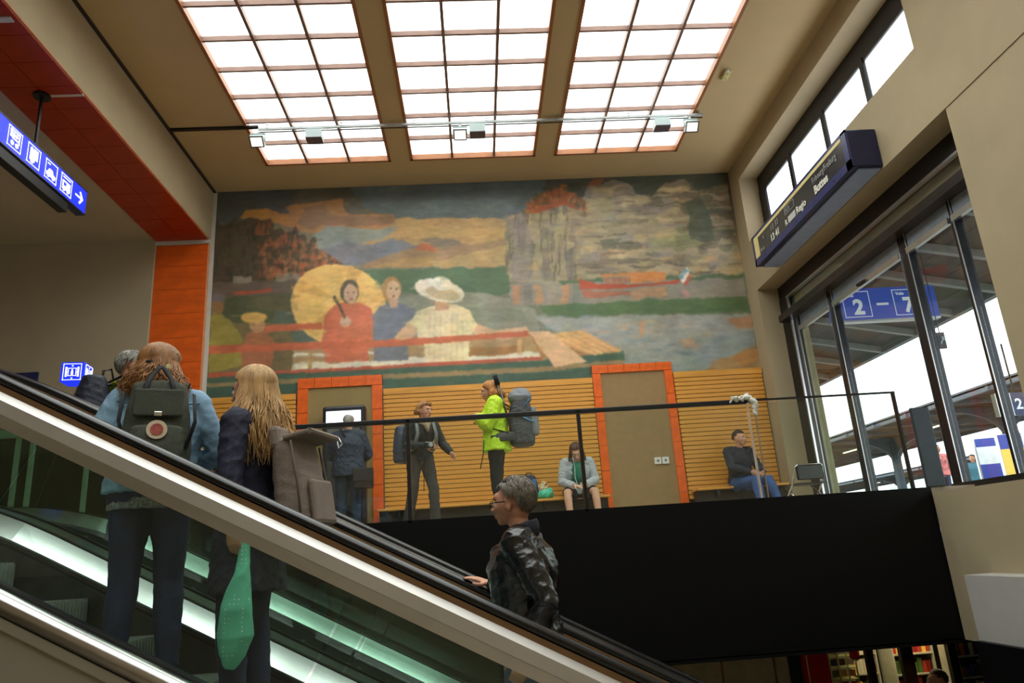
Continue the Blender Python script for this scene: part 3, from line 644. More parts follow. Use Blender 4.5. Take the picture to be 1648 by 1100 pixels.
# lift sign cube
lc = empty('lift_sign', 'glowing blue lift pictogram cube mounted by the left landing', 'sign', (-4.72, 8.6, 2.29))
box('sign_cube', (-.13, -.13, 0), (.13, .13, .24), mat('sign_blue', (16, 24, 190), .35), lc, bev=.012)
def cubepic(rot):
    bm = bmesh.new(); R_ = Matrix.Rotation(rot, 4, 'Z')
    for a, b in ((( -.10, .02), (.10, .027)), ((-.10, .213), (.10, .22)), ((-.10, .02), (-.093, .22)), ((.093, .02), (.10, .22)), ((-.075, .06), (-.055, .18)), ((.055, .06), (.075, .18)), ((-.045, .07), (.045, .077)), ((-.045, .16), (.045, .167)), ((-.045, .07), (-.038, .167)), ((.038, .07), (.045, .167)), ((-.012, .082), (.012, .13)), ((-.075, .112), (-.04, .12)), ((.04, .112), (.075, .12)), ((-.008, .185), (.008, .2)), ((-.008, .035), (.008, .05))):
        bx(bm, (a[0], -.136, a[1]), (b[0], -.131, b[1]), M=R_)
    ball(bm, (0, -.133, .143), (.01, .003, .01), 8, M=R_); build('pictogram', bm, SW, lc)
cubepic(0); cubepic(PI/2); lc.rotation_euler.z = .12
box('bracket', (-.03, .12, .10), (.03, 2.8, .14), BLACKM, lc)
ns = box('small_navy_sign', (-7.35, 11.36, 3.02), (-6.84, 11.40, 3.26), mat('navy_sign', (36, 46, 92), .4)); tag(ns, 'small navy sign plate on the alcove wall beside the escalator rail', 'sign')

# alcove shopfront seen through the escalator glass
sf = struct(empty('window_2', loc=(-6.5, 11.4, ZF))); OB = mat('shop_dark', (92, 78, 50), .5, var=.5, scale=1.5)
box('header', (-3.0, -.12, 1.82), (1.25, -.02, 1.95), mat('green_grey_metal', (180, 186, 168), .4), sf); box('header_shadow_gap', (-3.0, -.08, 1.95), (1.25, -.01, 2.08), BLACKM, sf)
for x in (-2.2, -.5, -.28, .55, 1.15): box('mullion', (x, -.10, 0), (x+.06, -.03, 1.82), mat('green_grey_metal', (180, 186, 168), .4), sf)
box('back_panel', (-3, -.01, 0), (1.25, .005, 1.82), OB, sf); box('display_glass', (-3, -.05, 0), (1.25, -.045, 1.82), GLASSG, sf)
box('beige_panel', (-2.1, -.04, 0), (-.55, -.015, 1.8), mat('shop_beige', (206, 194, 150), .5), sf)
box('orange_panel', (-1.2, -.30, .2), (-.9, -.2, 1.2), ORANGED, sf)
LMP = mat('warm_shop_lamp', (255, 220, 120), .4, var=0, emit=(255, 214, 120), estr=1.5)
box('shop_lamp', (-.1, -.3, .38), (.25, -.2, .42), LMP, sf)

# ================================================================ ceiling track with spotlights
trk = empty('light_track', 'slim light track spanning the ceiling in front of the skylights', 'light track', (0, 9.65, ZC))
box('track_rail', (XL+.03, -.03, -.03), (-3.02, .03, 0), BLACKM, trk)
box('track_rail', (-3.02, -.035, -.085), (3.78, -.005, -.05), mat('pale_track', (176, 182, 184), .4), trk); box('conductor_rail', (-3.02, .012, -.10), (3.78, .028, -.085), STEELD, trk)
for x in np.arange(-2.9, 3.8, 1.1): box('track_clip', (x, -.035, -.06), (x+.03, .03, 0), ALU, trk)
SILV = mat('pale_spot_housing', (170, 185, 186), .4, var=.03)
spots = [(415, 1), (506, 0), (740, 1), (768, 0), (1066, 0), (1113, 1)]
slab = ['leftmost spotlight on the ceiling track, open yoke tilted down', 'closed box spotlight second from the left on the ceiling track', 'open yoke spotlight left of the centre pair on the track', 'closed box spotlight right of the centre pair on the track', 'closed box spotlight in the right skylight part of the track', 'rightmost spotlight at the end of the ceiling track, lens showing']
for (px, kind), lb in zip(spots, slab):
    p = at(px, 205, 9.62); s_ = empty('spotlight', lb, 'spotlight', (p.x, 9.64, ZC-.10), group='track spotlights')
    bm = bmesh.new(); cyl(bm, (0, 0, 0), (0, 0, -.035), .02, seg=10); build('adapter', bm, WHITE, s_)
    if kind == 0:
        box('housing', (-.12, -.09, -.18), (.12, .10, -.04), SILV, s_, bev=.006); box('front_rim', (-.118, -.10, -.19), (.118, .095, -.181), mat('dark_mauve', (88, 74, 84), .5), s_)
    else:
        bm = bmesh.new(); bx(bm, (-.10, -.02, -.05), (.10, .02, -.035)); bx(bm, (-.11, -.02, -.16), (-.10, .02, -.035)); bx(bm, (.10, -.02, -.16), (.11, .02, -.035)); build('yoke', bm, SILV, s_)
        R_ = Matrix.Translation((0, 0, -.17)) @ Matrix.Rotation(-.7, 4, 'X')
        bm = bmesh.new(); bx(bm, (-.10, -.10, -.05), (.10, .07, .03), M=R_, bev=.005); build('housing', bm, SILV, s_)
        bm = bmesh.new()
        for a, b in (((-.1, -.1), (.1, -.085)), ((-.1, .055), (.1, .07)), ((-.1, -.1), (-.085, .07)), ((.085, -.1), (.1, .07))): bx(bm, (a[0], a[1], -.065), (b[0], b[1], -.05), M=R_)
        build('lens_frame', bm, BLACKM, s_)
        bm = bmesh.new(); bx(bm, (-.085, -.085, -.056), (.085, .055, -.051), M=R_); build('lens', bm, mat('spot_lens', (235, 235, 230), .2, emit=(255, 250, 235), estr=.8), s_)
sm = empty('smoke_detector', 'cream ceiling detector with clear bulb beside the right skylight', 'detector', (3.86, 8.72, ZC))
CRE = mat('cream_plastic', (196, 190, 130), .5, var=.03)
bm = bmesh.new(); bx(bm, (-.05, -.1, -.05), (.05, .1, 0), bev=.02); build('base', bm, CRE, sm)
bm = bmesh.new(); cyl(bm, (.0, .08, 0), (.0, .08, -.03), .055, seg=16); build('collar', bm, CRE, sm)
bm = bmesh.new(); ball(bm, (-.03, -.13, -.06), .028, 10); build('bulb', bm, mat('clear_bulb', (220, 225, 222), .1), sm, smooth=True)
for yy in (-.05, .05): 
    bm = bmesh.new(); cyl(bm, (0, yy, -.049), (0, yy, -.054), .008, seg=8); build('screw', bm, BLACKM, sm)

# ================================================================ escalators
T = math.tan(math.radians(27.5)); NO = -1.18        # nosing line z = NO - T*x
def epath(off, x_end=None, step=.12):
    """centre line (x, z) of a rail or deck at offset off; flat on both landings, curved into the incline"""
    zt = ZF+(off-NO); zb = ZLOW+(off-NO); xt = (off-zt)/T; xb = (off-zb)/T; r_ = .62; pts = [(-5.4, zt), (-4.6, zt)]
    for k in range(9):
        t = k/8; a = (xt-r_, zt); b = (xt, zt); c = (xt+r_, zt-T*r_)
        pts.append(((1-t)**2*a[0]+2*t*(1-t)*b[0]+t*t*c[0], (1-t)**2*a[1]+2*t*(1-t)*b[1]+t*t*c[1]))
    for k in range(9):
        t = k/8; a = (xb-r_, zb+T*r_); b = (xb, zb); c = (xb+r_, zb)
        pts.append(((1-t)**2*a[0]+2*t*(1-t)*b[0]+t*t*c[0], (1-t)**2*a[1]+2*t*(1-t)*b[1]+t*t*c[1]))
    pts.append((6.1, zb)); return pts
def sweep(name, off, prof, yc, m, par, org, smooth=True, closed=True, path=None):
    pts = path or epath(off); bm = bmesh.new(); rings = []
    for i, (x, z) in enumerate(pts):
        a = pts[max(0, i-1)]; b = pts[min(len(pts)-1, i+1)]; tx_, tz_ = b[0]-a[0], b[1]-a[1]; l = math.hypot(tx_, tz_); nx_, nz_ = -tz_/l, tx_/l
        if nz_ < 0 and path is None: nx_, nz_ = -nx_, -nz_
        k = 1/max(.5, abs(nz_)) if path is None else 1
        rings.append([bm.verts.new((x-org[0], yc+dy-org[1], z+dn*k-org[2])) if path is None else bm.verts.new((x+nx_*dn-org[0], yc+dy-org[1], z+nz_*dn-org[2])) for dy, dn in prof])
    n = len(prof)
    for i in range(len(pts)-1):
        for k in range(n if closed else n-1): bm.faces.new((rings[i][k], rings[i][(k+1) % n], rings[i+1][(k+1) % n], rings[i+1][k]))
    if closed: bm.faces.new(rings[0][::-1]); bm.faces.new(rings[-1])
    return build(name, bm, m, par, smooth=smooth)
RAIL = -.155
def rect(y0, y1, z0, z1): return [(y0, z0), (y1, z0), (y1, z1), (y0, z1)]
STEP_ME = None
GLOSSY = mat('mirror_steel', (214, 216, 214), .2, metal=1, var=.06, scale=2, stretch=(1, .1, .1))
RAILALU = mat('rail_aluminium', (212, 208, 204), .42, metal=.65, var=.04)
def escalator(label, yn, yf, outer_front):
    org = Vector((.9, (yn+yf)/2, ZLOW)); e = empty('escalator', label, 'escalator', org, group='pair of parallel escalators')
    for side, y in ((-1, yn), (1, yf)):
        o_ = -side    # direction towards the steps
        loop = [(x, z) for x, z in epath(RAIL-.03)]
        # returning newel ends
        x0, z0_ = loop[0]; top = [(x0-.42*math.sin(a), z0_-.42+.42*math.cos(a)) for a in np.linspace(PI*.95, .12, 9)]
        x1, z1_ = loop[-1]; bot = [(x1+.42*math.sin(a), z1_-.42+.42*math.cos(a)) for a in np.linspace(.12, PI*.95, 9)]
        full = top+loop+bot
        prof = [(.042*math.cos(a), .024*math.sin(a)) for a in np.linspace(0, 2*PI, 15)[:-1]]
        sweep('handrail', RAIL, prof, y, RUBBER, e, org, path=full)
        sweep('rail_guide', RAIL, [(-.034, -.07), (.034, -.07), (.034, -.046), (-.034, -.046)], y, BRONZE, e, org, smooth=False)
        sweep('rail_profile', RAIL, [(-.012, -.20), (.012, -.20), (.030, -.155), (.062, -.148), (.062, -.098), (.034, -.07), (-.034, -.07), (-.062, -.098), (-.062, -.148), (-.030, -.155)], y, RAILALU, e, org, smooth=False)
        # glass panels cut across the slope
        cuts = [-5.3, -3.4, -2.1, -.8, .5, 1.8, 3.1, 4.4, 6.0]
        def zat(off, x):
            p_ = epath(off); 
            for i in range(len(p_)-1):
                if p_[i][0] <= x <= p_[i+1][0]+1e-6: t = (x-p_[i][0])/(p_[i+1][0]-p_[i][0]); return p_[i][1]*(1-t)+p_[i+1][1]*t
            return p_[-1][1]
        for i in range(8):
            a_, b_ = cuts[i]+.006, cuts[i+1]-.006; bm = bmesh.new(); xs = np.linspace(0, 1, 7); R1 = []
            for s_ in xs:
                xb_ = a_+(b_-a_)*s_; xt_ = xb_+(.30 if -3 < xb_ < 5 else .30*max(0, 1-abs(xb_+3) if xb_ < -3 else 1-abs(xb_-5)))
                for yy in (y-.006, y+.006):
                    R1.append((bm.verts.new((xb_-org.x, yy-org.y, zat(-1.0, xb_)-org.z)), bm.verts.new((xt_-org.x, yy-org.y, zat(RAIL-.17, xt_)-org.z))))
            for k in range(6):
                A0, A1 = R1[2*k], R1[2*k+1]; B0, B1 = R1[2*k+2], R1[2*k+3]
                bm.faces.new((A0[0], B0[0], B0[1], A0[1])); bm.faces.new((A1[0], A1[1], B1[1], B1[0])); bm.faces.new((A0[1], B0[1], B1[1], A1[1])); bm.faces.new((A0[0], A1[0], B1[0], B0[0]))
            bm.faces.new((R1[0][0], R1[0][1], R1[1][1], R1[1][0])); bm.faces.new((R1[-2][0], R1[-1][0], R1[-1][1], R1[-2][1]))
            build('glass_panel', bm, GLASSG, e)
        # decks: base channel, inner inclined deck, skirt, brush, outer deck
        sweep('base_channel', -.985, rect(-.018, .018, -.03, .02), y, BLACKM, e, org, False)
        sweep('inner_deck', -.985, [(o_*.02, -.02), (o_*.02, .012), (o_*.13, -.075), (o_*.13, -.11)], y, GLOSSY, e, org, False)
        sweep('skirt_brush', -1.11, rect(min(o_*.12, o_*.145), max(o_*.12, o_*.145), -.0, .012), y, BLACKM, e, org, False)
        sweep('skirt_panel', -1.11, rect(min(o_*.13, o_*.14), max(o_*.13, o_*.14), -.42, .03), y, STEELD, e, org, False)
    # steps
    global STEP_ME
    if STEP_ME is None:
        bm = bmesh.new(); W_ = .5
        bx(bm, (-.40, -W_, -.03), (0, W_, 0)); bx(bm, (-.02, -W_, -.30), (-.002, W_, -.03))
        for k in range(30): yy = -W_+.0165+k*.0333; bx(bm, (-.40, yy, 0), (.004, yy+.014, .010)); bx(bm, (-.003, yy, -.30), (.008, yy+.014, 0))
        bmesh.ops.recalc_face_normals(bm, faces=bm.faces[:]); STEP_ME = bpy.data.meshes.new('step'); bm.to_mesh(STEP_ME); bm.free(); STEP_ME.materials.append(mat('step_alu', (150, 156, 150), .5, metal=.35, var=.15, scale=12))
    yc = (yn+yf)/2; x = -3.05+.14
    while x < 4.7:
        z = NO-T*x+.0; z = min(z, ZF-.01); piece('step', STEP_ME, e, (x-org.x, yc-org.y, z-org.z)); x += .40
    box('landing_plate', (-5.4-org.x, yn+.14-org.y, ZF-org.z-.02), (-3.15-org.x, yf-.14-org.y, ZF-org.z-.002), STEEL, e)
    box('landing_plate', (4.75-org.x, yn+.14-org.y, -.01), (6.2-org.x, yf-.14-org.y, .012), STEEL, e)
    # truss casing under the steps
    sweep('truss_casing', -1.75, rect(-(yf-yn)/2+.05, (yf-yn)/2-.05, -.25, -.05), yc, BLACKM, e, org, False, path=[(-5.3, ZF-.65), (-3.4, ZF-.65), (3.4, -3.45)])
    return e, org
e1, eo1 = escalator('nearest escalator', 3.10, 4.32, True)
e2, eo2 = escalator('second escalator, running parallel behind the first one', 4.60, 5.82, False)
# outer decks and cladding belong to their escalator
sweep('outer_deck', -.985, [(-.02, -.03), (-.02, .014), (-.06, .014), (-.085, .002), (-.098, -.022), (-.095, -.055), (-.02, -.055)], 3.10, mat('deck_steel', (196, 192, 190), .22, metal=1, var=.03), e1, eo1)
sweep('deck_shadow_line', -.985, rect(-.085, -.02, -.064, -.055), 3.10, BLACKM, e1, eo1, False)
sweep('lower_trim', -.985, rect(-.09, -.02, -.10, -.064), 3.10, CLAD, e1, eo1, False)
sweep('outer_deck', -.985, rect(.02, .26, -.06, .008), 4.32, mat('deck_grey', (150, 154, 150), .32, metal=.9, var=.02), e1, eo1, False)
sweep('outer_deck', -.985, rect(.02, .10, -.06, .012), 5.82, mat('deck_grey', (150, 154, 150), .32, metal=.9, var=.02), e2, eo2, False)
bm_cuts = [-5.3, -3.6, -2.55, -1.88, -1.42, -.3, .9, 2.1, 3.3, 4.4]
for i in range(len(bm_cuts)-1):
    a, b = bm_cuts[i]+.006, bm_cuts[i+1]-.006; bm = bmesh.new()
    def zz(x, d): return min(NO-T*x+.085, ZF+.085)+.0+d
    sl = .12
    pts = [(a, zz(a, -.0)), (b, zz(b, -.0)), (b-sl*4 if i > 2 else b, zz(b, -.0)-1.0), (a-sl*4 if i > 3 else a, zz(a, -.0)-1.0)]
    prism(bm, [(x-eo1.x, 3.02-eo1.y, z-eo1.z) for x, z in pts], (0, .04, 0)); build('cladding_panel', bm, CLAD, e1)
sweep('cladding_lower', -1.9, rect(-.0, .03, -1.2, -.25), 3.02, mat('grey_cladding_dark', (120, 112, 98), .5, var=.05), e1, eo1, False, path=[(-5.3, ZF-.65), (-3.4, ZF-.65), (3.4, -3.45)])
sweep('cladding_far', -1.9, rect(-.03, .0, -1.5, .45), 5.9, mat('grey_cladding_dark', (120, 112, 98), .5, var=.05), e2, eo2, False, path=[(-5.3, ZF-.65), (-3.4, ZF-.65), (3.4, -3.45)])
e1['label'] = 'nearest escalator, carrying the two women and the man in leather'

# ================================================================ outside: platforms and canopies
struct(box('platform', (5.9, -6, .0), (13.6, 60, .33), mat('platform_asphalt', (150, 148, 142), .8)))
struct(box('threshold', (XR, -4, ZF-.4), (5.9, 11.7, ZF-.05), FLOORM))
struct(box('ground', (13.6, -20, -.9), (120, 140, -.7), mat('track_ballast', (130, 120, 108), .95, var=.2)))
struct(box('platform', (14, -6, -.7), (23, 90, .3), mat('platform_asphalt', (150, 148, 142), .8)))
struct(box('wall_exterior', (XR+.35, 11.18, ZF-.4), (XR+.75, 11.6, 4.4), mat('pale_exterior_plaster', (176, 168, 130), .8)))
struct(box('wall_exterior_far', (XR+.6, 11.6, ZF-.4), (XR+.9, 60, 6), mat('pale_exterior_plaster', (176, 168, 130), .8)))
CW = mat('canopy_boards', (62, 44, 40), .7, var=.25, scale=5, stretch=(1, .3, 1)); CB = mat('canopy_steel', (86, 92, 104), .5, var=.1); CBL = mat('pale_canopy_beam', (140, 140, 140), .5)
def canopy(label, xa, xb, za, zb, ya, yb, step_, cols=None, lights=True):
    r = empty('platform_canopy', label, 'canopy', ((xa+xb)/2, (ya+yb)/2, .3)); ox, oy = (xa+xb)/2, (ya+yb)/2; n = int((yb-ya)/1.5)
    for k in range(7):      # longitudinal boards, each its own width
        u0 = k/7; u1 = (k+1)/7-.004
        bm = bmesh.new(); prism(bm, [(xa+(xb-xa)*u0-ox, ya-oy, za+(zb-za)*u0-.3), (xa+(xb-xa)*u1-ox, ya-oy, za+(zb-za)*u1-.3), (xa+(xb-xa)*u1-ox, ya-oy, za+(zb-za)*u1-.24), (xa+(xb-xa)*u0-ox, ya-oy, za+(zb-za)*u0-.24)], (0, yb-ya, 0))
        build('roof_board', bm, CW, r)
    bm = bmesh.new(); prism(bm, [(-.09, 0, -.13), (xb-xa-.05, 0, zb-za-.13), (xb-xa-.05, 0, zb-za), (-.09, 0, 0)], (0, .10, 0))
    bmesh.ops.recalc_face_normals(bm, faces=bm.faces[:]); rm = bpy.data.meshes.new('rafter'); bm.to_mesh(rm); bm.free(); rm.materials.append(CBL if lights else CB)
    y = ya+.4
    while y < yb: piece('rafter', rm, r, (xa-ox, y-oy, za-.3)); y += step_
    box('edge_beam', (xb-.15-ox, ya-oy, zb-.3-.12), (xb-ox, yb-oy, zb-.3+.12), CB, r); box('edge_beam', (xa-ox, ya-oy, za-.3-.12), (xa+.15-ox, yb-oy, za-.3+.12), CB, r)
    if cols:
        for y in cols:
            xm = (xa+xb)/2-ox; zt = (za+zb)/2-.3
            c_ = box('column', (xm-.14, y-oy-.14, 0), (xm+.14, y-oy+.14, zt), CB, r)
            bm = bmesh.new()
            for sx_ in (-1, 1):     # arched bracket
                pts = [(xm, zt-.9), (xm, zt), (xm+sx_*2.2, zt), (xm+sx_*2.2, zt-.12)]+[(xm+sx_*(2.2-2.05*math.sin(a)), zt-.12-.95*(1-math.cos(a))) for a in np.linspace(.3, PI/2, 7)]
                prism(bm, [(p[0], y-oy-.08, p[1]) for p in pts], (0, .16, 0))
                pts = [(y-oy+sx_*0, zt-.9), (y-oy, zt), (y-oy+sx_*2.4, zt), (y-oy+sx_*2.4, zt-.25)]+[(y-oy+sx_*(2.4-2.25*math.sin(a)), zt-.25-.75*(1-math.cos(a))) for a in np.linspace(.3, PI/2, 7)]
                prism(bm, [(xm-.06, p[0], p[1]) for p in pts], (.12, 0, 0))
            build('arched_bracket', bm, CB, r)
            box('ceiling_lamp', (xm-.9, y-oy+1.5, zt-.25), (xm-.8, y-oy+2.9, zt-.2), mat('tube_lamp', (255, 250, 220), .4, var=0, emit=(255, 248, 220), estr=1.2), r)
    return r
canopy('near platform canopy of dark boards just outside the glass doors', XR+.6, 9.5, 4.75, 4.0, -3, 11.17, 1.3)
canopy('near canopy continuing past the exterior wall corner', XR+.92, 9.5, 4.73, 4.0, 11.2, 45, 1.3)
canopy('wide canopy over the middle platform with arched steel columns', 15.5, 22, 3.95, 3.95, -4, 70, 2.2, cols=[17.5, 24.6, 31.8, 39.5, 48, 60], lights=False)
canopy('canopy over the farthest platform behind the middle one', 30, 36, 3.9, 3.9, 0, 100, 3.0, cols=[26, 36, 46, 56, 70], lights=False)
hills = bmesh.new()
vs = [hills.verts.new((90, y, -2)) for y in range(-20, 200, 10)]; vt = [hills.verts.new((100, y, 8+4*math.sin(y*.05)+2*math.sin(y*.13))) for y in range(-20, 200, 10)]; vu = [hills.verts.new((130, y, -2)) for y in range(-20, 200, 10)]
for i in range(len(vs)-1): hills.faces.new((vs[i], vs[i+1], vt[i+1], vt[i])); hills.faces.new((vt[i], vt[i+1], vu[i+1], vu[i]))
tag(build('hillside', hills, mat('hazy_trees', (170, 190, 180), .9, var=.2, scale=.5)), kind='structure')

# blue platform sign 2 - 7
ps = empty('platform_sign', 'blue hanging sign reading Voie 2 - 7 outside the glass doors', 'sign', (7.15, 11.5, 3.47))
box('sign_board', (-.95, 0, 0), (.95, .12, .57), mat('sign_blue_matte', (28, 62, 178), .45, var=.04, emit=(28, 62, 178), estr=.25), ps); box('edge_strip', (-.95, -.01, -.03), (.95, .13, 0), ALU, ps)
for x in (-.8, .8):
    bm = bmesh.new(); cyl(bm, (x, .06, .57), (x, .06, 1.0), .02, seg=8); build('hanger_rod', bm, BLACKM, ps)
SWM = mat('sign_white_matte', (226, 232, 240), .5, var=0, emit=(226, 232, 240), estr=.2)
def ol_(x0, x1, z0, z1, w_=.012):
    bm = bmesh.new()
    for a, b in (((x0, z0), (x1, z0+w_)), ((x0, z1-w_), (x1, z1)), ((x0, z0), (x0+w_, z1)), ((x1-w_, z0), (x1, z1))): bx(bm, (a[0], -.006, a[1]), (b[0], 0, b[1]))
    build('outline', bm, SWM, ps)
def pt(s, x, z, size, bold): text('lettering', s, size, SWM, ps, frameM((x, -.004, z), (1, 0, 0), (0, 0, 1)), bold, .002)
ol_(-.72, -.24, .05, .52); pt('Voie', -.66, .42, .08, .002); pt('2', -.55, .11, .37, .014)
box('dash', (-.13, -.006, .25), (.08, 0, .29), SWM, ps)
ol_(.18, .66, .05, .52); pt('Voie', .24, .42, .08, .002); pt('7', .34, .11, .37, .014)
# poster columns and the far "2" sign
def stand(name, label, x, y, w_, z0, z1, parts, cat):
    r = empty(name, label, cat, (x, y, z0), rz=-.3)
    box('panel', (-w_/2, 0, 0), (w_/2, .12, z1-z0), WHITE, r)
    for a, b, m in parts: box('printed_field', (-w_/2+.01, -.008, a*(z1-z0)), (w_/2-.01, 0, b*(z1-z0)), m, r)
    for x_ in (-w_/2-.03, w_/2): box('post', (x_, -.01, -(z0-.33)), (x_+.03, .1, z1-z0+.05), ALU, r)
    return r
DB = mat('poster_blue', (44, 70, 170), .5, var=.03); YB = mat('poster_yellow', (250, 205, 90), .5, var=.03); PW = mat('poster_white', (235, 240, 246), .5)
Yp = 17.5
pa = at(1592, 735, Yp); pb = at(1620, 730, Yp)
stand('poster_stand', 'blue and white timetable stand on the platform seen through the doors', pa.x, Yp, .50, at(1592, 776, Yp).z, at(1592, 705, Yp).z, ((0, .4, DB), (.4, .8, PW), (.8, .99, DB)), 'poster stand')
stand('poster_stand', 'blue and yellow timetable stand right of the blue and white one', at(1632, 735, 16.5).x, 16.5, .50, at(1632, 766, 16.5).z, at(1632, 698, 16.5).z, ((0, .64, YB), (.64, .82, DB), (.82, .99, DB)), 'poster stand')
s2 = empty('platform_sign', 'small navy platform sign with a white 2 at the far right', 'sign', tuple(at(1640, 650, 12.0)), rz=0)
box('sign_board', (-.12, 0, -.2), (.35, .1, .2), mat('navy_sign', (36, 46, 92), .4), s2); box('light_box', (-.4, .0, -.2), (-.12, .1, .2), PW, s2)
text('lettering', '2', .26, SWM, s2, frameM((-.07, -.004, -.09), (1, 0, 0), (0, 0, 1)), .006, .002)
bm = bmesh.new(); cyl(bm, (0, .05, .2), (0, .05, 1.1), .015, seg=8); build('hanger_rod', bm, BLACKM, s2)
# exit pictogram sign hanging in the white gap
s3 = empty('platform_sign', 'small dark square sign hanging in front of the white sky', 'sign', tuple(at(1516, 548, 10.5)))
box('sign_board', (-.06, 0, -.13), (.06, .04, .13), mat('dark_sign', (50, 62, 80), .5), s3)
bm = bmesh.new(); prism(bm, [(-.03, -.004, -.05), (-.02, -.004, -.06), (.04, -.004, .05), (.03, -.004, .06)], (0, .003, 0)); prism(bm, [(.0, -.004, .05), (.04, -.004, .07), (.04, -.004, .0), (.03, -.004, .0)], (0, .003, 0)); build('arrow', bm, PW, s3)
bm = bmesh.new(); cyl(bm, (0, .02, .13), (0, .02, 1.45), .008, seg=6); build('hanger_rod', bm, BLACKM, s3)

# ================================================================ lower level shop below the gallery
YQ = 10.0
struct(box('wall_shop_panel', (2.4, YQ+.1, ZLOW), (3.0, YQ+.2, -1.09), mat('beige_panel', (176, 160, 124), .6)))
for a, b in ((3.04, 3.70), (3.74, 3.90)): struct(box('wall_shop_panel', (a, YQ+.05, ZLOW), (b, YQ+.15, -1.09), mat('beige_panel', (176, 160, 124), .6)))
struct(box('column_black', (3.9, YQ-.0, ZLOW), (4.05, YQ+.2, -1.09), BLACKM))
RD = mat('red_lacquer', (176, 14, 20), .3)
for a, b in ((4.07, 4.13), (4.16, 4.42)): tag(box('red_panel', (a, YQ, ZLOW), (b, YQ+.05, -1.2), RD), '%s red lacquered panel at the shop entrance below the gallery' % ('narrow' if b < 4.15 else 'wide'), 'panel')
SHL = mat('shelf_white', (200, 200, 180), .5); 
PCOL = [(190, 60, 40), (210, 140, 60), (220, 215, 190), (90, 120, 60), (60, 80, 130), (150, 40, 40), (230, 190, 90), (120, 90, 70)]
PM = [mat('pack_%d' % i, c, .4, var=.1) for i, c in enumerate(PCOL)]
PU = [unit_mesh(m) for m in PM]
rs = random.Random(3)
CNAME = ('red', 'orange', 'cream', 'green', 'blue', 'dark red', 'yellow', 'brown'); ORD = ('first', 'second', 'third', 'fourth', 'fifth', 'sixth', 'seventh', 'eighth', 'ninth', 'tenth', 'eleventh', 'twelfth', 'thirteenth', 'last')
def shelf(short, label, x, y, w_, cols_, tall=.13, glow=None):
    r = empty('shop_shelf', label, 'shelf', (x, y, ZLOW)); 
    box('side', (-.02, 0, 0), (0, .4, 2.1), SHL, r); box('side', (w_, 0, 0), (w_+.02, .4, 2.1), SHL, r); box('back_panel', (0, .38, 0), (w_, .4, 2.1), mat('shelf_back', (110, 112, 84), .6), r)
    for k in range(8): box('shelf_board', (0, 0, 2.08-k*.26), (w_, .38, 2.1-k*.26), SHL, r)
    for k in range(1, 5):
        xx = x+.01; cnt = 0; row = ('top', 'second', 'third', 'fourth', 'fifth')[k-1]
        while xx < x+w_-.05:
            pw = rs.uniform(.045, .075); ph = rs.uniform(.11, .2); o_ = piece('product_pack', PU[rs.choice(cols_)], None, (xx, y+.04, ZLOW+2.1-k*.26), (pw-.006, .12, ph))
            tag(o_, '%s packet, %s along the %s board of the %s' % (CNAME[PM.index(o_.data.materials[0])], ORD[cnt], row, short), 'package', 'packets on the '+short); cnt += 1; xx += pw
    return r
shelf('middle shelf', 'shop shelf with red packets between the black posts', 5.62, YQ+.6, .55, (0, 5, 0, 3, 6)); shelf('far right shelf', 'shop shelf at the far right with bottles and cartons', 6.22, YQ+.1, .62, (1, 2, 4, 7)); shelf('narrow shelf', 'small shop shelf with pale packets beside the black post', 5.16, YQ+.9, .35, (2, 2, 6, 7))
for a, b in ((4.9, 5.02), (5.36, 5.55), (6.0, 6.14)): struct(box('shop_post', (a+.03, YQ-.02, ZLOW), (b, YQ+.06, -1.09), BLACKM))
rk = empty('wire_rack', 'pale wire display rack behind the red shop panel', 'rack', (4.62, YQ+.3, ZLOW))
WR = mat('wire_cream', (190, 196, 130), .4)
for x in (0, .12, .24, .36): box('upright', (x-.06, 0, 0), (x-.045, .015, 2.15), WR, rk)
for z in np.arange(1.2, 2.2, .14): box('wire_shelf', (-.06, 0, z), (.31, .2, z+.012), WR, rk)
for i in range(3):
    for k in range(5): box('card', (-.035+i*.12, .03, 1.23+k*.14+.01), (.05+i*.12, .045, 1.32+k*.14), PM[(i*3+k) % 8], rk)
rt = box('round_red_tag', (4.82, YQ+.2, -1.62), (4.95, YQ+.24, -1.48), RD, bev=.03); tag(rt, 'round red shop tag beside the wire rack', 'sign')
ct = box('shop_counter', (4.75, YQ-.5, ZLOW), (5.6, YQ-.1, ZLOW+1.35), mat('dark_brown_counter', (90, 52, 40), .5), bev=.05); tag(ct, 'brown counter end in front of the shop shelves', 'counter')
for k, x in enumerate((4.9, 5.5, 6.2, 6.7)):  # lamps out of view, added to light the shop shelves
    l_ = box('shop_lamp', (x-.12, YQ+.2, -1.13), (x+.12, YQ+.5, -1.10), mat('added_shop_lamp', (255, 240, 200), .4, var=0, emit=(255, 232, 180), estr=12)); tag(l_, 'unseen flat lamp added to light the lower shop, %s' % ('above the wire rack', 'above the counter', 'above the red packets', 'above the far right shelf')[k], 'lamp')
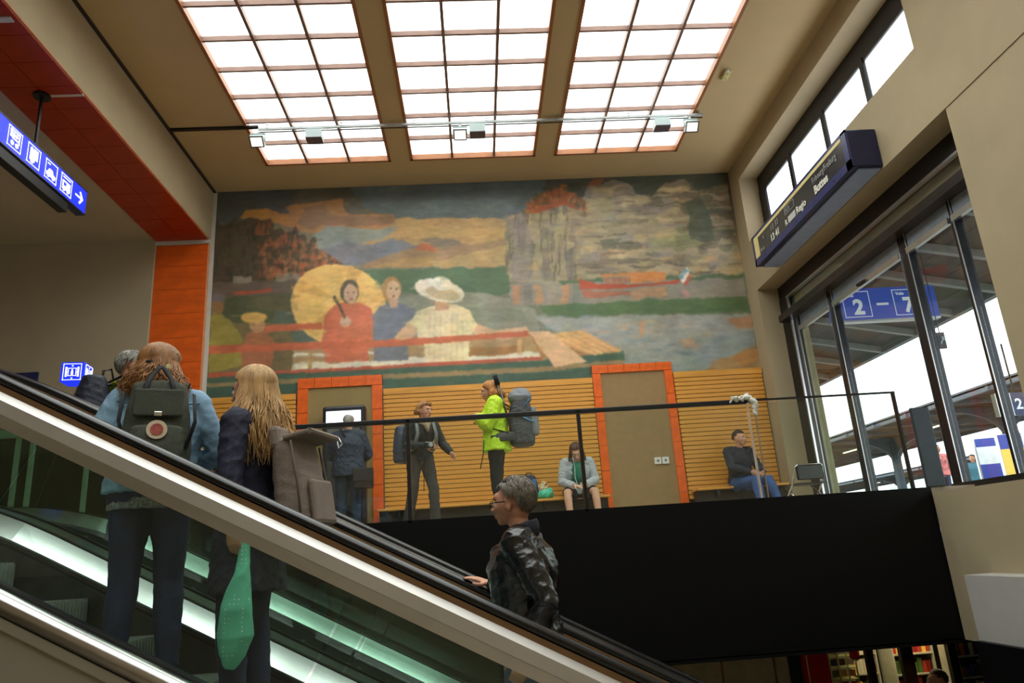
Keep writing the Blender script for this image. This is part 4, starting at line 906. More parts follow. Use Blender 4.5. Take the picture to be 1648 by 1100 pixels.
# ================================================================ PEOPLE
def blob(name, bm, m, parent, vox=.008, smooth=6, fold=None, seed=0, deci=None):
    """fuse overlapping closed shapes into ONE continuous skin"""
    me = bpy.data.meshes.new('raw'); bmesh.ops.recalc_face_normals(bm, faces=bm.faces[:]); bm.to_mesh(me); bm.free()
    o = bpy.data.objects.new('raw', me); COL.objects.link(o)
    r = o.modifiers.new('r', 'REMESH'); r.mode = 'VOXEL'; r.voxel_size = vox
    s = o.modifiers.new('s', 'SMOOTH'); s.iterations = smooth; s.factor = .5
    if deci: d = o.modifiers.new('d', 'DECIMATE'); d.ratio = deci
    bpy.context.view_layer.update()
    out = bpy.data.meshes.new_from_object(o.evaluated_get(bpy.context.evaluated_depsgraph_get()))
    bpy.data.objects.remove(o); bpy.data.meshes.remove(me)
    out.name = name
    if fold:
        amp, fx, fz = fold; n = len(out.vertices); co = np.empty(n*3, np.float32); no = np.empty(n*3, np.float32)
        out.vertices.foreach_get('co', co); out.vertices.foreach_get('normal', no); co = co.reshape(-1, 3); no = no.reshape(-1, 3)
        rs_ = np.random.RandomState(seed); d = np.zeros(n)
        for k in range(5):
            v = rs_.normal(size=3); v[2] = abs(v[2])*fz+.3; v[0] *= fx; v[1] *= fx; v /= np.linalg.norm(v); f = rs_.uniform(22, 60)
            ph = co @ v*f+rs_.uniform(0, 6)+1.6*np.sin(co @ rs_.normal(size=3)*9+k)
            d += (1-np.abs(np.sin(ph)))**2*rs_.uniform(.5, 1)
        d = d/d.max()-.35; co += no*(d*amp)[:, None]; out.vertices.foreach_set('co', co.ravel().astype(np.float32)); out.update()
    out.materials.clear(); out.materials.append(m); out.polygons.foreach_set('use_smooth', [True]*len(out.polygons))
    return link(bpy.data.objects.new(name, out), parent)

SKIN = mat('skin', (206, 150, 122), .5, var=.05, scale=12, spec=.4)
SKINP = mat('skin_pale', (216, 168, 142), .5, var=.05, scale=12, spec=.4)
LIP = mat('lips', (170, 92, 84), .5, var=0); EYE = mat('eye_dark', (50, 40, 34), .2, var=0); EYEW = mat('eye_white', (225, 220, 212), .3, var=0)
def V3(*a): return Vector(a)
def lerp(a, b, t): return Vector(a)*(1-t)+Vector(b)*t
J0 = dict(pelvis=(0, 0, .94), waist=(0, .0, 1.07), chest=(0, .0, 1.27), neck=(0, -.015, 1.44), head=(0, .015, 1.575),
          shL=(-.175, -.015, 1.385), elL=(-.235, -.03, 1.11), wrL=(-.245, .05, .87), shR=(.175, -.015, 1.385), elR=(.235, -.03, 1.11), wrR=(.245, .05, .87),
          hiL=(-.09, 0, .91), knL=(-.10, .02, .49), anL=(-.105, -.02, .085), hiR=(.09, 0, .91), knR=(.10, .02, .49), anR=(.105, -.02, .085))
class Person:
    def __init__(s, label, loc, rz, h=1.7, w=1.0, joints=None, hyaw=0, hpitch=0, skin=None, vox=.008, curlL=.5, curlR=.5, handL=None, handR=None, footyaw=(0, 0), name='person'):
        s.k = h/1.70; s.w = w; s.J = {a: Vector(b) for a, b in J0.items()}
        for a, b in (joints or {}).items(): s.J[a] = Vector(b)
        s.root = empty(name, label, 'person', loc, rz); s.S = Matrix.Scale(s.k, 4); s.skin = skin or SKIN; s.vox = vox
        s.H = Matrix.Translation(s.J['head']) @ Matrix.Rotation(hyaw, 4, 'Z') @ Matrix.Rotation(hpitch, 4, 'X')
        s.hand = {'L': handL, 'R': handR}; s.curl = {'L': curlL, 'R': curlR}; s.footyaw = footyaw; s.body()
    def scale(s, bm):
        for v in bm.verts: v.co *= s.k
        return bm
    def torso(s, bm, e=0, z0=None, fat=1, low=0):
        J = s.J; w = s.w*fat
        d = (J['chest']-J['pelvis'])
        pts = [J['pelvis']-V3(0, 0, .09+low), J['pelvis'], J['waist'], lerp(J['waist'], J['chest'], .5), J['chest'], lerp(J['chest'], J['neck'], .55), lerp(J['chest'], J['neck'], .9)]
        rad = [(.155*w+e, .105*w+e), (.168*w+e, .115*w+e), (.138*w+e, .100*w+e), (.150*w+e, .11*w+e), (.168*w+e, .118*w+e), (.145*w+e, .09*w+e), (.06+e, .055+e)]
        side = (J['shR']-J['shL']).normalized()
        tube(bm, pts, rad, 20, side=side)
        for a in 'LR': tube(bm, [lerp(J['chest'], J['neck'], .55), J['sh'+a]], [(.075*w+e, .06+e), (.058+e, .056+e)], 12, side=(0, 0, 1))
    def arm(s, bm, a, e=0, end=1.0, r=1):
        J = s.J; sh, el, wr = J['sh'+a], J['el'+a], J['wr'+a]; wr2 = lerp(el, wr, end)
        tube(bm, [sh, lerp(sh, el, .3), lerp(sh, el, .8), el, lerp(el, wr, .3*end), lerp(el, wr, .75*end), wr2], [.056*r+e, .052*r+e, .043*r+e, .041*r+e, .041*r+e, .032*r+e, .026*r+e], 12)
        ball(bm, sh, .058*r+e, 12)
    def leg(s, bm, a, e=0, end=1.0, r=1):
        J = s.J; h, k, an = J['hi'+a], J['kn'+a], J['an'+a]
        pts = [h+V3(0, 0, .03), lerp(h, k, .25), lerp(h, k, .7), k]; rad = [.088*r+e, .085*r+e, .064*r+e, .056*r+e]
        if end < 0: pts[3] = lerp(h, k, .8); rad[3] = .066*r+e
        for t, q in ((.25, .058), (.6, .048), (1.0, .036)):
            if t <= end+.01: pts.append(lerp(k, an, t)); rad.append(q*r+e)
        if 0 <= end < .99 and end not in (.25, .6): pts.append(lerp(k, an, end)); rad.append(.045*r+e)
        tube(bm, pts, rad, 14); ball(bm, h, .09*r+e, 12)
    def foot(s, bm, a, e=0):
        an = s.J['an'+a]; yaw = s.footyaw[0 if a == 'L' else 1]; M = Matrix.Rotation(yaw, 3, 'Z'); sgn = -1 if a == 'L' else 1
        f = [M @ V3(*p)+V3(an.x, an.y, an.z) for p in ((0, -.055, -.045), (0, 0, -.03), (sgn*.01, .08, -.045), (sgn*.015, .16, -.058), (sgn*.01, .2, -.062))]
        tube(bm, f, [(.030+e, .034+e), (.034+e, .045+e), (.040+e, .034+e), (.040+e, .022+e), (.022+e, .014+e)], 12, side=M @ V3(1, 0, 0))
        tube(bm, [an+V3(0, 0, .02), an-V3(0, 0, .03)], .034+e, 10)
    def handm(s, bm, a):
        J = s.J; wr, el = J['wr'+a], J['el'+a]; h = s.hand[a] or {}
        d = Vector(h.get('dir', (wr-el))).normalized(); sgn = 1 if a == 'L' else -1
        pn = Vector(h.get('palm', (sgn, 0, 0))); pn = (pn-d*pn.dot(d)).normalized(); th = Vector(h.get('thumb', d.cross(pn)*sgn)); side = (th-d*th.dot(d)-pn*th.dot(pn)).normalized()
        c = s.curl[a]
        tube(bm, [wr-d*.02, wr+d*.03, wr+d*.075, wr+d*.09], [(.026, .02), (.038, .016), (.040, .014), (.036, .011)], 12, side=side)
        for k, (L_, o) in enumerate(((.068, .029), (.076, .0105), (.070, -.0085), (.055, -.0265))):
            p = wr+d*.082+side*o; dd = d.copy(); pts = [p-d*.02, p]; ang = c*.75+.06*k*c
            for f in (.45, .32, .23):
                dd = (dd*math.cos(ang)+pn*math.sin(ang)).normalized(); pn2 = pn
                p = p+dd*L_*f; pts.append(p.copy()); ang = c*(.8 if f == .45 else .55)
            tube(bm, pts, [.0085, .0088, .0082, .0076, .006], 8)
        t0 = wr+d*.03+side*.03; t1 = t0+(side*.8+d*.55+pn*.25).normalized()*.036; t2 = t1+(d*.9+side*.25+pn*.45*c+pn*.1).normalized()*.03; t3 = t2+(d*.8-side*.1*c+pn*.6*c).normalized()*.022
        tube(bm, [wr+d*.015+side*.01, t0, t1, t2, t3], [.015, .014, .0115, .0098, .007], 8)
    def headm(s, bm):
        H = s.H
        def B(c, r): ball(bm, c, r, 18, M=H)
        B((0, -.022, .035), (.075, .092, .085)); B((0, .022, .0), (.066, .075, .088)); B((0, .038, -.045), (.048, .052, .058)); B((0, .068, -.083), (.024, .024, .02))
        B((0, .07, .035), (.05, .03, .03)); B((0, -.02, -.045), (.058, .062, .05))
        for x in (-1, 1): B((x*.034, .066, -.018), (.022, .024, .024)); B((x*.075, -.008, -.012), (.009, .018, .031)); B((x*.077, -.004, .01), (.012, .015, .012))
        tube(bm, [H @ V3(0, .088, .022), H @ V3(0, .106, -.006), H @ V3(0, .118, -.024), H @ V3(0, .098, -.032)], [.009, .0115, .0145, .011], 10)
        for x in (-1, 1): B((x*.013, .101, -.026), (.009, .012, .008))
        B((0, .094, -.053), (.024, .011, .007)); B((0, .092, -.064), (.02, .011, .007))
        tube(bm, [s.J['neck']-V3(0, 0, .06), s.J['neck'], H @ V3(0, -.012, -.05)], [.062, .052, .052], 14)
    def body(s):
        bm = bmesh.new(); s.torso(bm); [s.arm(bm, a) for a in 'LR']; [s.leg(bm, a) for a in 'LR']; [s.foot(bm, a) for a in 'LR']; [s.handm(bm, a) for a in 'LR']; s.headm(bm)
        s.bodyo = blob('body', s.scale(bm), s.skin, s.root, s.vox, 3)
        for x, nm in ((-1, 0), (1, 1)):
            bm = bmesh.new(); ball(bm, (x*.031, .087, .004), (.014, .009, .009), 10, M=s.H); eye_ = build('eye', s.scale(bm), EYEW, s.root, True)
            bm = bmesh.new(); ball(bm, (x*.031, .0945, .004), (.0062, .004, .0062), 8, M=s.H); build('iris', s.scale(bm), EYE, eye_, True)
            bm = bmesh.new(); tube(bm, [s.H @ V3(x*.014, .098, .026), s.H @ V3(x*.032, .098, .032), s.H @ V3(x*.05, .086, .026)], [.003, .004, .002], 6); build('eyebrow', s.scale(bm), getattr(s, 'browm', EYE), s.root, True)
        bm = bmesh.new(); ball(bm, (0, .099, -.054), (.021, .008, .0045), 10, M=s.H); ball(bm, (0, .098, -.061), (.018, .008, .005), 10, M=s.H); build('lips', s.scale(bm), LIP, s.root, True)
    def trousers(s, m, e=.012, end=1.0, fold=.008, name='trousers', r=1.0, flare=0, seed=1):
        bm = bmesh.new(); J = s.J; side = (J['hiR']-J['hiL']).normalized(); w = s.w
        tube(bm, [J['pelvis']+V3(0, 0, .10), J['pelvis'], J['pelvis']-V3(0, 0, .08)], [(.150*w+e, .105*w+e), (.175*w+e, .122*w+e), (.165*w+e, .11*w+e)], 18, side=side)
        for a in 'LR':
            s.leg(bm, a, e, end, r)
            if flare and end >= .99: tube(bm, [lerp(J['kn'+a], J['an'+a], .5), J['an'+a]-V3(0, 0, .03)], [.055+e, .05+e+flare], 12)
        return blob(name, s.scale(bm), m, s.root, max(s.vox, .009), 4, (fold, 1, 1.5), seed)
    def jacket(s, m, e=.02, hem=.18, fold=.012, arms=1.0, name='jacket', collar=True, fat=1, ar=1.05, seed=2, flare=0):
        bm = bmesh.new(); J = s.J; w = s.w*fat; side = (J['shR']-J['shL']).normalized()
        up = (J['waist']-J['pelvis']).normalized(); base = J['pelvis']-V3(0, 0, 1)*max(0, hem-.0)
        pts = [base, lerp(base, J['waist'], .5), J['waist'], lerp(J['waist'], J['chest'], .5), J['chest'], lerp(J['chest'], J['neck'], .55), lerp(J['chest'], J['neck'], .93)]
        rad = [(.172*w+e+flare, .125*w+e+flare), (.166*w+e+flare*.6, .12*w+e+flare*.5), (.148*w+e, .108*w+e), (.155*w+e, .115*w+e), (.172*w+e, .124*w+e), (.15*w+e, .096*w+e), (.07+e*.6, .066+e*.6)]
        tube(bm, pts, rad, 22, side=side)
        for a in 'LR':
            tube(bm, [lerp(J['chest'], J['neck'], .55), J['sh'+a]], [(.08*w+e, .066+e), (.06+e, .058+e)], 12, side=(0, 0, 1)); s.arm(bm, a, e*.8, arms, ar)
        o = blob(name, s.scale(bm), m, s.root, max(s.vox, .009), 4, (fold, 1, 1.2), seed)
        if collar:
            bm = bmesh.new(); n_ = J['neck']; ring = [n_+V3(.072*math.cos(t), .066*math.sin(t)+.004, -.015+.025*(1-math.sin(t))*.5) for t in np.linspace(PI*.62-PI, PI*1.38, 15)]
            ring = [n_+V3(.074*math.cos(t), .07*math.sin(t)-.0, -.012-.02*math.sin(t)) for t in np.linspace(-PI*1.42, PI*.42, 19)]
            tube(bm, ring, [(.030, .010)]*19, 8, side=(0, 0, 1)); build('collar', s.scale(bm), m, o, True)
        return o
    def shoes(s, m, name='shoe'):
        for a in 'LR':
            bm = bmesh.new(); s.foot(bm, a, .008); blob(name, s.scale(bm), m, s.root, .008, 3)
    def cap_hair(s, m, bald=0, thick=.012, seed=4, front=.05, name='hair'):
        """short hair: a thick shell over the skull, stopping above face and ears"""
        bm = bmesh.new(); H = s.H; rs_ = random.Random(seed)
        C = V3(0, -.022, .035); R_ = (.075+thick, .092+thick, .085+thick)
        bmesh.ops.create_icosphere(bm, subdivisions=5, radius=1)
        dl = []
        for v in bm.verts:
            p = v.co.copy(); q = V3(p.x*R_[0], p.y*R_[1], p.z*R_[2])
            hair = True
            lowlim = -.03 if q.y < -.035 else (.012 if q.y < .03 else front)
            if q.y < -.055: lowlim = -.058
            if q.z < lowlim: hair = False
            if bald and q.z > .03 and (q.x**2/(.062**2)+(q.y-.01)**2/(.08**2)) < bald: hair = False
            n_ = noise.noise(p*9+V3(seed, 0, 0))*.006+noise.noise(V3(p.x*40, p.y*14, p.z*40))*.004
            f = 1+n_/.08
            if not hair: dl.append(v)
            v.co = H @ (C+q*f)
        bmesh.ops.delete(bm, geom=dl, context='VERTS')
        bmesh.ops.solidify(bm, geom=bm.faces[:], thickness=.006)
        return build(name, s.scale(bm), m, s.root, True)
    def short_strands(s, m, top, n, seed, name='hair_strands'):
        H = s.H; rs_ = random.Random(seed); bm = bmesh.new(); C = V3(0, -.022, .035); R_ = V3(.075+top, .092+top, .085+top)
        def S(az, el): return V3(math.sin(az)*math.cos(el)*R_.x, -math.cos(az)*math.cos(el)*R_.y, math.sin(el)*R_.z)
        while n:
            az = rs_.uniform(-PI, PI); el = math.asin(rs_.uniform(-.5, 1)); q = S(az, el)
            lim = -.058 if q.y < -.055 else (-.03 if q.y < -.035 else (.012 if q.y < .03 else .05))
            if q.z < lim+.01: continue
            n -= 1; a2 = az*.9; st = rs_.uniform(.10, .2); pts = []
            for k in range(4):
                p = S(az+(a2-az)*k/3+rs_.uniform(-.03, .03), el-st*k*(.5 if abs(az) > 2.2 and el > .6 else 1)) if abs(az) < 1.9 or el < .8 else S(az-math.copysign(.12*k, az), el)
                pts.append(H @ (C+p*(1+.02*k+rs_.uniform(0, .02))))
            tube(bm, pts, [.003, .0032, .0026, .001], 4)
        o = build(name, s.scale(bm), m, s.root, True); o['kind'] = 'stuff'; return o
    def long_hair(s, m, length=.3, n=260, seed=3, wave=.012, spread=.03, back=.0, top=.012, name='hair', fringe=.03, forward=False, r0=.010, gather=None):
        H = s.H; rs_ = random.Random(seed); bm = bmesh.new(); C = V3(0, -.018, .035)
        for i in range(n):
            az = rs_.uniform(-PI*.93, PI*.93); el = rs_.uniform(.2, 1.45)**1.0   # az 0 = back of the head
            dirv = V3(math.sin(az)*math.cos(el), -math.cos(az)*math.cos(el), math.sin(el))
            if dirv.y > .35 and dirv.z < .72: continue
            R_ = V3(.078+top, .096+top, .088+top); p = C+V3(dirv.x*R_.x, dirv.y*R_.y, dirv.z*R_.z); pts = [H @ p]
            # follow the skull down to ear level
            side_az = az if abs(az) > .3 else az
            if dirv.y > -.1: side_az = math.copysign(rs_.uniform(1.1, 1.62), az)
            for t in (.3, .6, .9):
                el2 = el*(1-t)-.25*t; az2 = az*(1-t)+side_az*t
                d2 = V3(math.sin(az2)*math.cos(el2), -math.cos(az2)*math.cos(el2), math.sin(el2)); pts.append(H @ (C+V3(d2.x*(R_.x+.004*t), d2.y*(R_.y+.004*t), d2.z*R_.z)))
            base = pts[-1]; out = (base-H @ C); out.z = 0
            if out.length > 1e-4: out.normalize()
            L_ = length*rs_.uniform(.72, 1.1); cl = noise.noise(V3(az*1.6, el*1.6, seed))*1.6; ph = rs_.uniform(0, 6.28); m_ = 6
            for k in range(1, m_+1):
                t = k/m_; q = base+V3(0, 0, -1)*L_*t+out*(spread*.5*(1-math.cos(min(PI, t*3.6)))+.01*t)+(V3(math.sin(cl*6.3+t*8), math.cos(cl*9+t*7), 0)*wave+V3(math.sin(ph+t*5), math.cos(ph*1.7+t*6), 0)*wave*.45)*(t+.15)+V3(0, back*t, 0)
                if gather is not None: g_ = Vector(gather); q = q.lerp(V3(g_.x, g_.y, q.z), .35*t)
                pts.append(q)
            nn = len(pts); tube(bm, pts, [(r0*(1-.75*(k/(nn-1))**2), r0*.6*(1-.75*(k/(nn-1))**2)) for k in range(nn)], 5)
        # undercap
        return build(name, s.scale(bm), m, s.root, True)
    def strap(s, a, m, w=.022, name='strap'): pass
    def world(s, p): return s.root.matrix_world @ (Vector(p)*s.k)
def hairmat(name, c): return mat(name, c, .45, var=.35, scale=30, stretch=(1, 1, .15), spec=.4)
H_BROWN = hairmat('hair_chestnut', (146, 100, 58)); H_BLOND = hairmat('hair_blond', (186, 146, 96)); H_GREY = hairmat('hair_grey', (160, 156, 148)); H_DARKG = hairmat('hair_dark_grey', (132, 124, 114)); H_DBROWN = hairmat('hair_dark_brown', (84, 56, 40)); H_GINGER = hairmat('hair_ginger_blond', (190, 128, 66)); H_DARK = hairmat('hair_near_black', (40, 34, 32))
DENIM = mat('pale_denim', (138, 172, 198), .85, var=.28, scale=7, bump=.5, bscale=220)
JEANS = mat('dark_jeans', (46, 54, 86), .85, var=.25, scale=8, bump=.4, bscale=200); JEANSB = mat('blue_jeans', (52, 84, 138), .85, var=.25, scale=8, bump=.4, bscale=200)
NAVY = mat('navy_coat_cloth', (34, 36, 58), .75, var=.15, scale=10, bump=.3, bscale=120); LEATHER = mat('black_leather', (22, 23, 26), .24, var=.3, scale=14, bump=.25, bscale=70, spec=.8)
NEON = mat('neon_yellow_shell', (200, 238, 44), .6, var=.06, scale=6, bump=.2, bscale=30); BLK = mat('black_cloth', (20, 20, 23), .8, var=.2, bump=.2, bscale=100); DKG = mat('dark_grey_cloth', (66, 64, 64), .85, var=.2, bump=.3, bscale=100)
HOOD = mat('heather_grey_jersey', (176, 180, 186), .9, var=.12, scale=40, bump=.3, bscale=150); TEAL = mat('teal_shirt', (20, 112, 92), .8, var=.1); SHOE = mat('dark_shoe', (34, 32, 32), .5, var=.1); OLIVE = mat('olive_canvas', (66, 70, 58), .8, var=.12, scale=10, bump=.4, bscale=160)
TAUPE = mat('taupe_canvas', (134, 118, 108), .75, var=.12, scale=7, bump=.35, bscale=120); NAVYJ = mat('dark_blue_jacket_cloth', (44, 54, 74), .7, var=.15, scale=9, bump=.2, bscale=90)
def stepz(x): return NO-T*x   # nosing line
def step_top(x):
    k = math.ceil((x+3.05-.14)/.40-1e-6); xx = -3.05+.14+.40*k; return NO-T*xx, xx
def pack_body(name, w, d, h, m, par, taper=.85, fold=.006, M=None, seed=1, sag=.0):
    bm = bmesh.new(); tube(bm, [(0, 0, 0), (0, 0, .03), (0, -sag, h*.35), (0, 0, h*.7), (0, 0, h*.95), (0, 0, h)], [(w*.46, d*.42), (w*.5, d*.5), (w*.51, d*.53), (w*.5*(.5+taper/2), d*.48), (w*.5*taper, d*.40*taper), (w*.38*taper, d*.28)], 24, side=(1, 0, 0), square=.55)
    if M is not None:
        for v in bm.verts: v.co = M @ v.co
    return blob(name, bm, m, par, .009, 3, (fold, 1, 1), seed)
def spart(name, pts, rad, m, par, seg=8, side=None):
    bm = bmesh.new(); tube(bm, pts, rad, seg, side=side); return build(name, bm, m, par, True)
def local_empty(name, label, cat, person, off, rz=0, rx=0):
    """a carried thing: top level, placed in the carrier's frame"""
    e = empty(name, label, cat); R_ = Matrix.Translation(person.root.location) @ Matrix.Rotation(person.root.rotation_euler.z, 4, 'Z') @ Matrix.Translation(Vector(off)*person.k) @ Matrix.Rotation(rz, 4, 'Z') @ Matrix.Rotation(rx, 4, 'X')
    e.matrix_world = R_; e.location = R_.to_translation(); e.rotation_euler = R_.to_euler(); return e

# ---- 1 woman in denim jacket, seen from behind
zt, xs_ = step_top(-1.60)
p1 = Person('woman with chestnut hair in a pale denim jacket riding the nearest escalator', (-1.62, 3.74, zt+.006), .40, 1.67, 1.16, hyaw=-.72, hpitch=-.05, vox=.007,
            joints=dict(elL=(-.30, -.03, 1.12), wrL=(-.16, .16, 1.05), elR=(.31, -.03, 1.12), wrR=(.14, .18, 1.05), neck=(0, .0, 1.43), anL=(-.12, -.02, .085), anR=(.12, -.02, .085)))
p1.trousers(JEANS, .014, 1.0, .010); p1.shoes(SHOE)
p1.jacket(DENIM, .022, .02, .012, .98, fat=1.06)
bm = bmesh.new(); J = p1.J; tube(bm, [J['pelvis']-V3(0, 0, .10), J['pelvis']+V3(0, 0, .05)], [(.206, .150), (.185, .14)], 24, side=(1, 0, 0))
blob('blouse', p1.scale(bm), mat('black_white_lace', (150, 150, 152), .8, var=.75, scale=70), p1.root, .009, 2, (.006, 1, 1), 5)
bm = bmesh.new()
for x in (-.12, .12): tube(bm, [(x, -.155, 1.36), (x*.8, -.160, 1.22), (x*.7, -.158, 1.05)], .004, 6)
tube(bm, [(-.19, -.10, 1.37), (-.1, -.135, 1.355), (0, -.14, 1.35), (.1, -.135, 1.355), (.19, -.10, 1.37)], .005, 6)
build('jacket_seam', p1.scale(bm), mat('denim_seam', (90, 120, 146), .9), p1.root, True)['kind'] = 'stuff'
p1.cap_hair(H_BROWN, thick=.007, seed=2)
p1.long_hair(H_BROWN, .20, 900, 3, .026, .045, top=.018, r0=.0062)
bm = bmesh.new(); ball(bm, (.028, -.125, .0), (.03, .02, .014), 10, M=p1.H); build('hair_clip', p1.scale(bm), BLK, p1.root, True)
b1 = local_empty('backpack', 'olive green canvas backpack with round badge on the denim jacket', 'backpack', p1, (.0, -.235, .98), rx=-.06)
pack_body('main_bag', .31, .17, .46, OLIVE, b1, .8, .006)
fp_ = pack_body('front_pocket', .24, .09, .19, OLIVE, b1, .95, .004, M=Matrix.Translation((0, -.095, .03)), seed=3)
bm = bmesh.new(); bx(bm, (-.11, -.105, .265), (.11, -.088, .40), bev=.008); tf_ = build('top_flap', bm, OLIVE, b1)
bm = bmesh.new(); bx(bm, (-.018, -.116, .262), (.018, -.104, .285), bev=.003); build('zip_tab', bm, CHROME, tf_)
for x in (-.06, .06): spart('handle_loop', [(x, -.09, .30), (x, -.085, .42), (x*.8, -.04, .47), (x*.3, .0, .53), (0, .01, .55)], [(.012, .004)]*5, BLK, b1, 6, side=(1, 0, 0))
for x in (-1, 1): spart('shoulder_strap', [(x*.08, .06, .46), (x*.115, .12, .50), (x*.135, .22, .47), (x*.15, .36, .33), (x*.16, .36, .16), (x*.16, .22, .05), (x*.14, .06, .04)], [(.024, .006)]*7, OLIVE, b1, 8, side=(1, 0, 0))
for x in (-1, 1): spart('side_strap', [(x*.155, -.02, .40), (x*.165, -.06, .25), (x*.13, -.07, .12)], [(.012, .004)]*3, BLK, b1, 6)
bm = bmesh.new(); cyl(bm, (0, -.146, .19), (0, -.139, .19), .045, seg=24); build('badge', bm, mat('cream_badge', (216, 196, 170), .6, var=0), fp_)
bm = bmesh.new(); cyl(bm, (0, -.149, .19), (0, -.1455, .19), .028, seg=20); build('badge_centre', bm, mat('badge_red', (176, 84, 74), .6, var=.3, scale=60), fp_)
bm = bmesh.new(); cyl(bm, (.03, -.07, .525), (.03, -.078, .525), .012, seg=12); build('pin_button', bm, CRM, b1)

# ---- 2 blond woman in navy coat
zt, xs_ = step_top(-.98)
p2 = Person('woman with long blond hair in a dark navy coat on the nearest escalator', (-1.13, 3.72, zt+.012), 1.32, 1.72, 1.0, hyaw=-.12, hpitch=-.02, vox=.007,
            joints=dict(elL=(-.24, -.03, 1.12), wrL=(-.225, -.05, .90), elR=(.22, .0, 1.12), wrR=(.2, .12, .90)))
p2.trousers(JEANS, .012, 1.0, .008); p2.shoes(SHOE); p2.jacket(NAVY, .022, .34, .012, 1.0, name='coat', flare=.02, seed=7)
bm = bmesh.new(); tube(bm, [(0, .0, 1.02), (0, 0, .985)], [(.178, .138), (.178, .14)], 24, side=(1, 0, 0)); build('coat_belt', p2.scale(bm), NAVY, p2.root, True)
bm = bmesh.new(); tube(bm, [(-.07, .03, 1.46), (0, .085, 1.42), (.06, .10, 1.3), (.02, .13, 1.1)], [(.05, .03), (.06, .03), (.05, .025), (.03, .015)], 12); blob('grey_scarf', p2.scale(bm), mat('grey_knit', (120, 112, 108), .9, var=.2, scale=60, bump=.6), p2.root, .008, 2)
p2.cap_hair(H_BLOND, thick=.007, seed=5); p2.long_hair(H_BLOND, .39, 900, 8, .024, .075, top=.017, r0=.0066)
b2 = local_empty('backpack', 'taupe roll top backpack on the back of the blond woman', 'backpack', p2, (.0, -.30, .82), rx=-.16)
pack_body('main_bag', .30, .19, .50, TAUPE, b2, .98, .007, seed=6)
bm = bmesh.new(); bx(bm, (-.155, -.16, .47), (.155, -.02, .495), bev=.008); tube(bm, [(-.15, -.16, .483), (.15, -.16, .483)], .016, 8); build('roll_top', bm, TAUPE, b2)
bm = bmesh.new(); bx(bm, (-.15, .0, .44), (.15, .06, .56), bev=.025); build('top_collar', bm, TAUPE, b2)
spart('handle', [(-.05, .07, .56), (-.04, .07, .60), (.04, .07, .60), (.05, .07, .56)], [(.012, .005)]*4, mat('brown_leather', (92, 66, 54), .5), b2, 8)
bm = bmesh.new(); tube(bm, [(.15, -.17, .49), (.155, -.185, .45), (.15, -.165, .43), (.15, -.16, .47)], .004, 6); build('metal_hook', bm, CHROME, b2, True)
for x in (-1, 1): spart('piping', [(x*.148, -.06, .03), (x*.156, -.07, .25), (x*.15, -.06, .46)], .006, mat('taupe_dark', (100, 86, 78), .7), b2, 6)
bm = bmesh.new(); bx(bm, (-.11, -.125, .05), (.11, -.09, .27), bev=.02); build('front_pocket', bm, TAUPE, b2)
for x in (-1, 1): spart('shoulder_strap', [(x*.08, .06, .48), (x*.115, .14, .54), (x*.135, .24, .50), (x*.15, .39, .36), (x*.16, .38, .18), (x*.16, .24, .06), (x*.14, .08, .04)], [(.024, .006)]*7, TAUPE, b2, 8, side=(1, 0, 0))
# dotted green bag from her left hand
pt_ = p2.world((-.2, .19, .86)); gb = empty('cloth_bag', 'green cloth bag with white dots hanging beside the blond woman', 'bag', (-1.11, 3.50, .12))
dot = bpy.data.materials.new('green_dotted'); dot.use_nodes = True; nt = dot.node_tree; b = nt.nodes['Principled BSDF']; b.inputs['Roughness'].default_value = .8
tc = nt.nodes.new('ShaderNodeTexCoord'); vo = nt.nodes.new('ShaderNodeTexVoronoi'); vo.inputs['Scale'].default_value = 52; vo.inputs['Randomness'].default_value = .15; rp = nt.nodes.new('ShaderNodeValToRGB'); rp.color_ramp.interpolation = 'CONSTANT'
rp.color_ramp.elements[0].color = (*lin((240, 250, 244)), 1); rp.color_ramp.elements[1].position = .17; rp.color_ramp.elements[1].color = (*lin((118, 214, 182)), 1)
nt.links.new(tc.outputs['Object'], vo.inputs['Vector']); nt.links.new(vo.outputs['Distance'], rp.inputs[0]); nt.links.new(rp.outputs[0], b.inputs['Base Color'])
bm = bmesh.new(); tube(bm, [(.03, 0, .05), (.02, 0, -.12), (0, 0, -.26), (0, 0, -.38), (-.01, 0, -.46), (-.02, 0, -.52)], [(.016, .014), (.038, .028), (.072, .042), (.082, .048), (.06, .04), (.02, .015)], 18, side=(1, 0, 0))
blob('bag_body', bm, dot, gb, .008, 3, (.008, 1, .2), 9); spart('handle', [(.03, 0, .04), (.035, .01, .12), (.03, .02, .14)], .007, dot, gb, 6)

# ---- 3 man in black leather jacket
zt, xs_ = step_top(.22)
p3 = Person('grey haired man in a black leather jacket with one hand on the escalator rail', (.20, 3.72, zt+.006), 1.3, 1.69, 1.14, hyaw=-.22, hpitch=-.02, vox=.006,
            joints=dict(shL=(-.19, -.02, 1.385), shR=(.19, 0, 1.385), elL=(-.255, -.16, 1.12), wrL=(-.25, -.04, .89), elR=(.42, .10, 1.14), wrR=(.52, .31, 1.185), neck=(0, -.005, 1.44), head=(0, .03, 1.585)),
            handR=dict(dir=(-.27, .96, .42), palm=(.1, .3, -1), thumb=(-.96, -.27, 0)), curlR=.18, curlL=.75, handL=dict(palm=(1, .2, 0), thumb=(0, 1, 0)))
p3.trousers(mat('faded_blue_jeans', (84, 100, 128), .85, var=.2, scale=8, bump=.4, bscale=200), .014, 1.0, .008); p3.shoes(SHOE)
p3.jacket(LEATHER, .026, .05, .020, .93, fat=1.08, collar=False, seed=12)
bm = bmesh.new(); n_ = p3.J['neck']
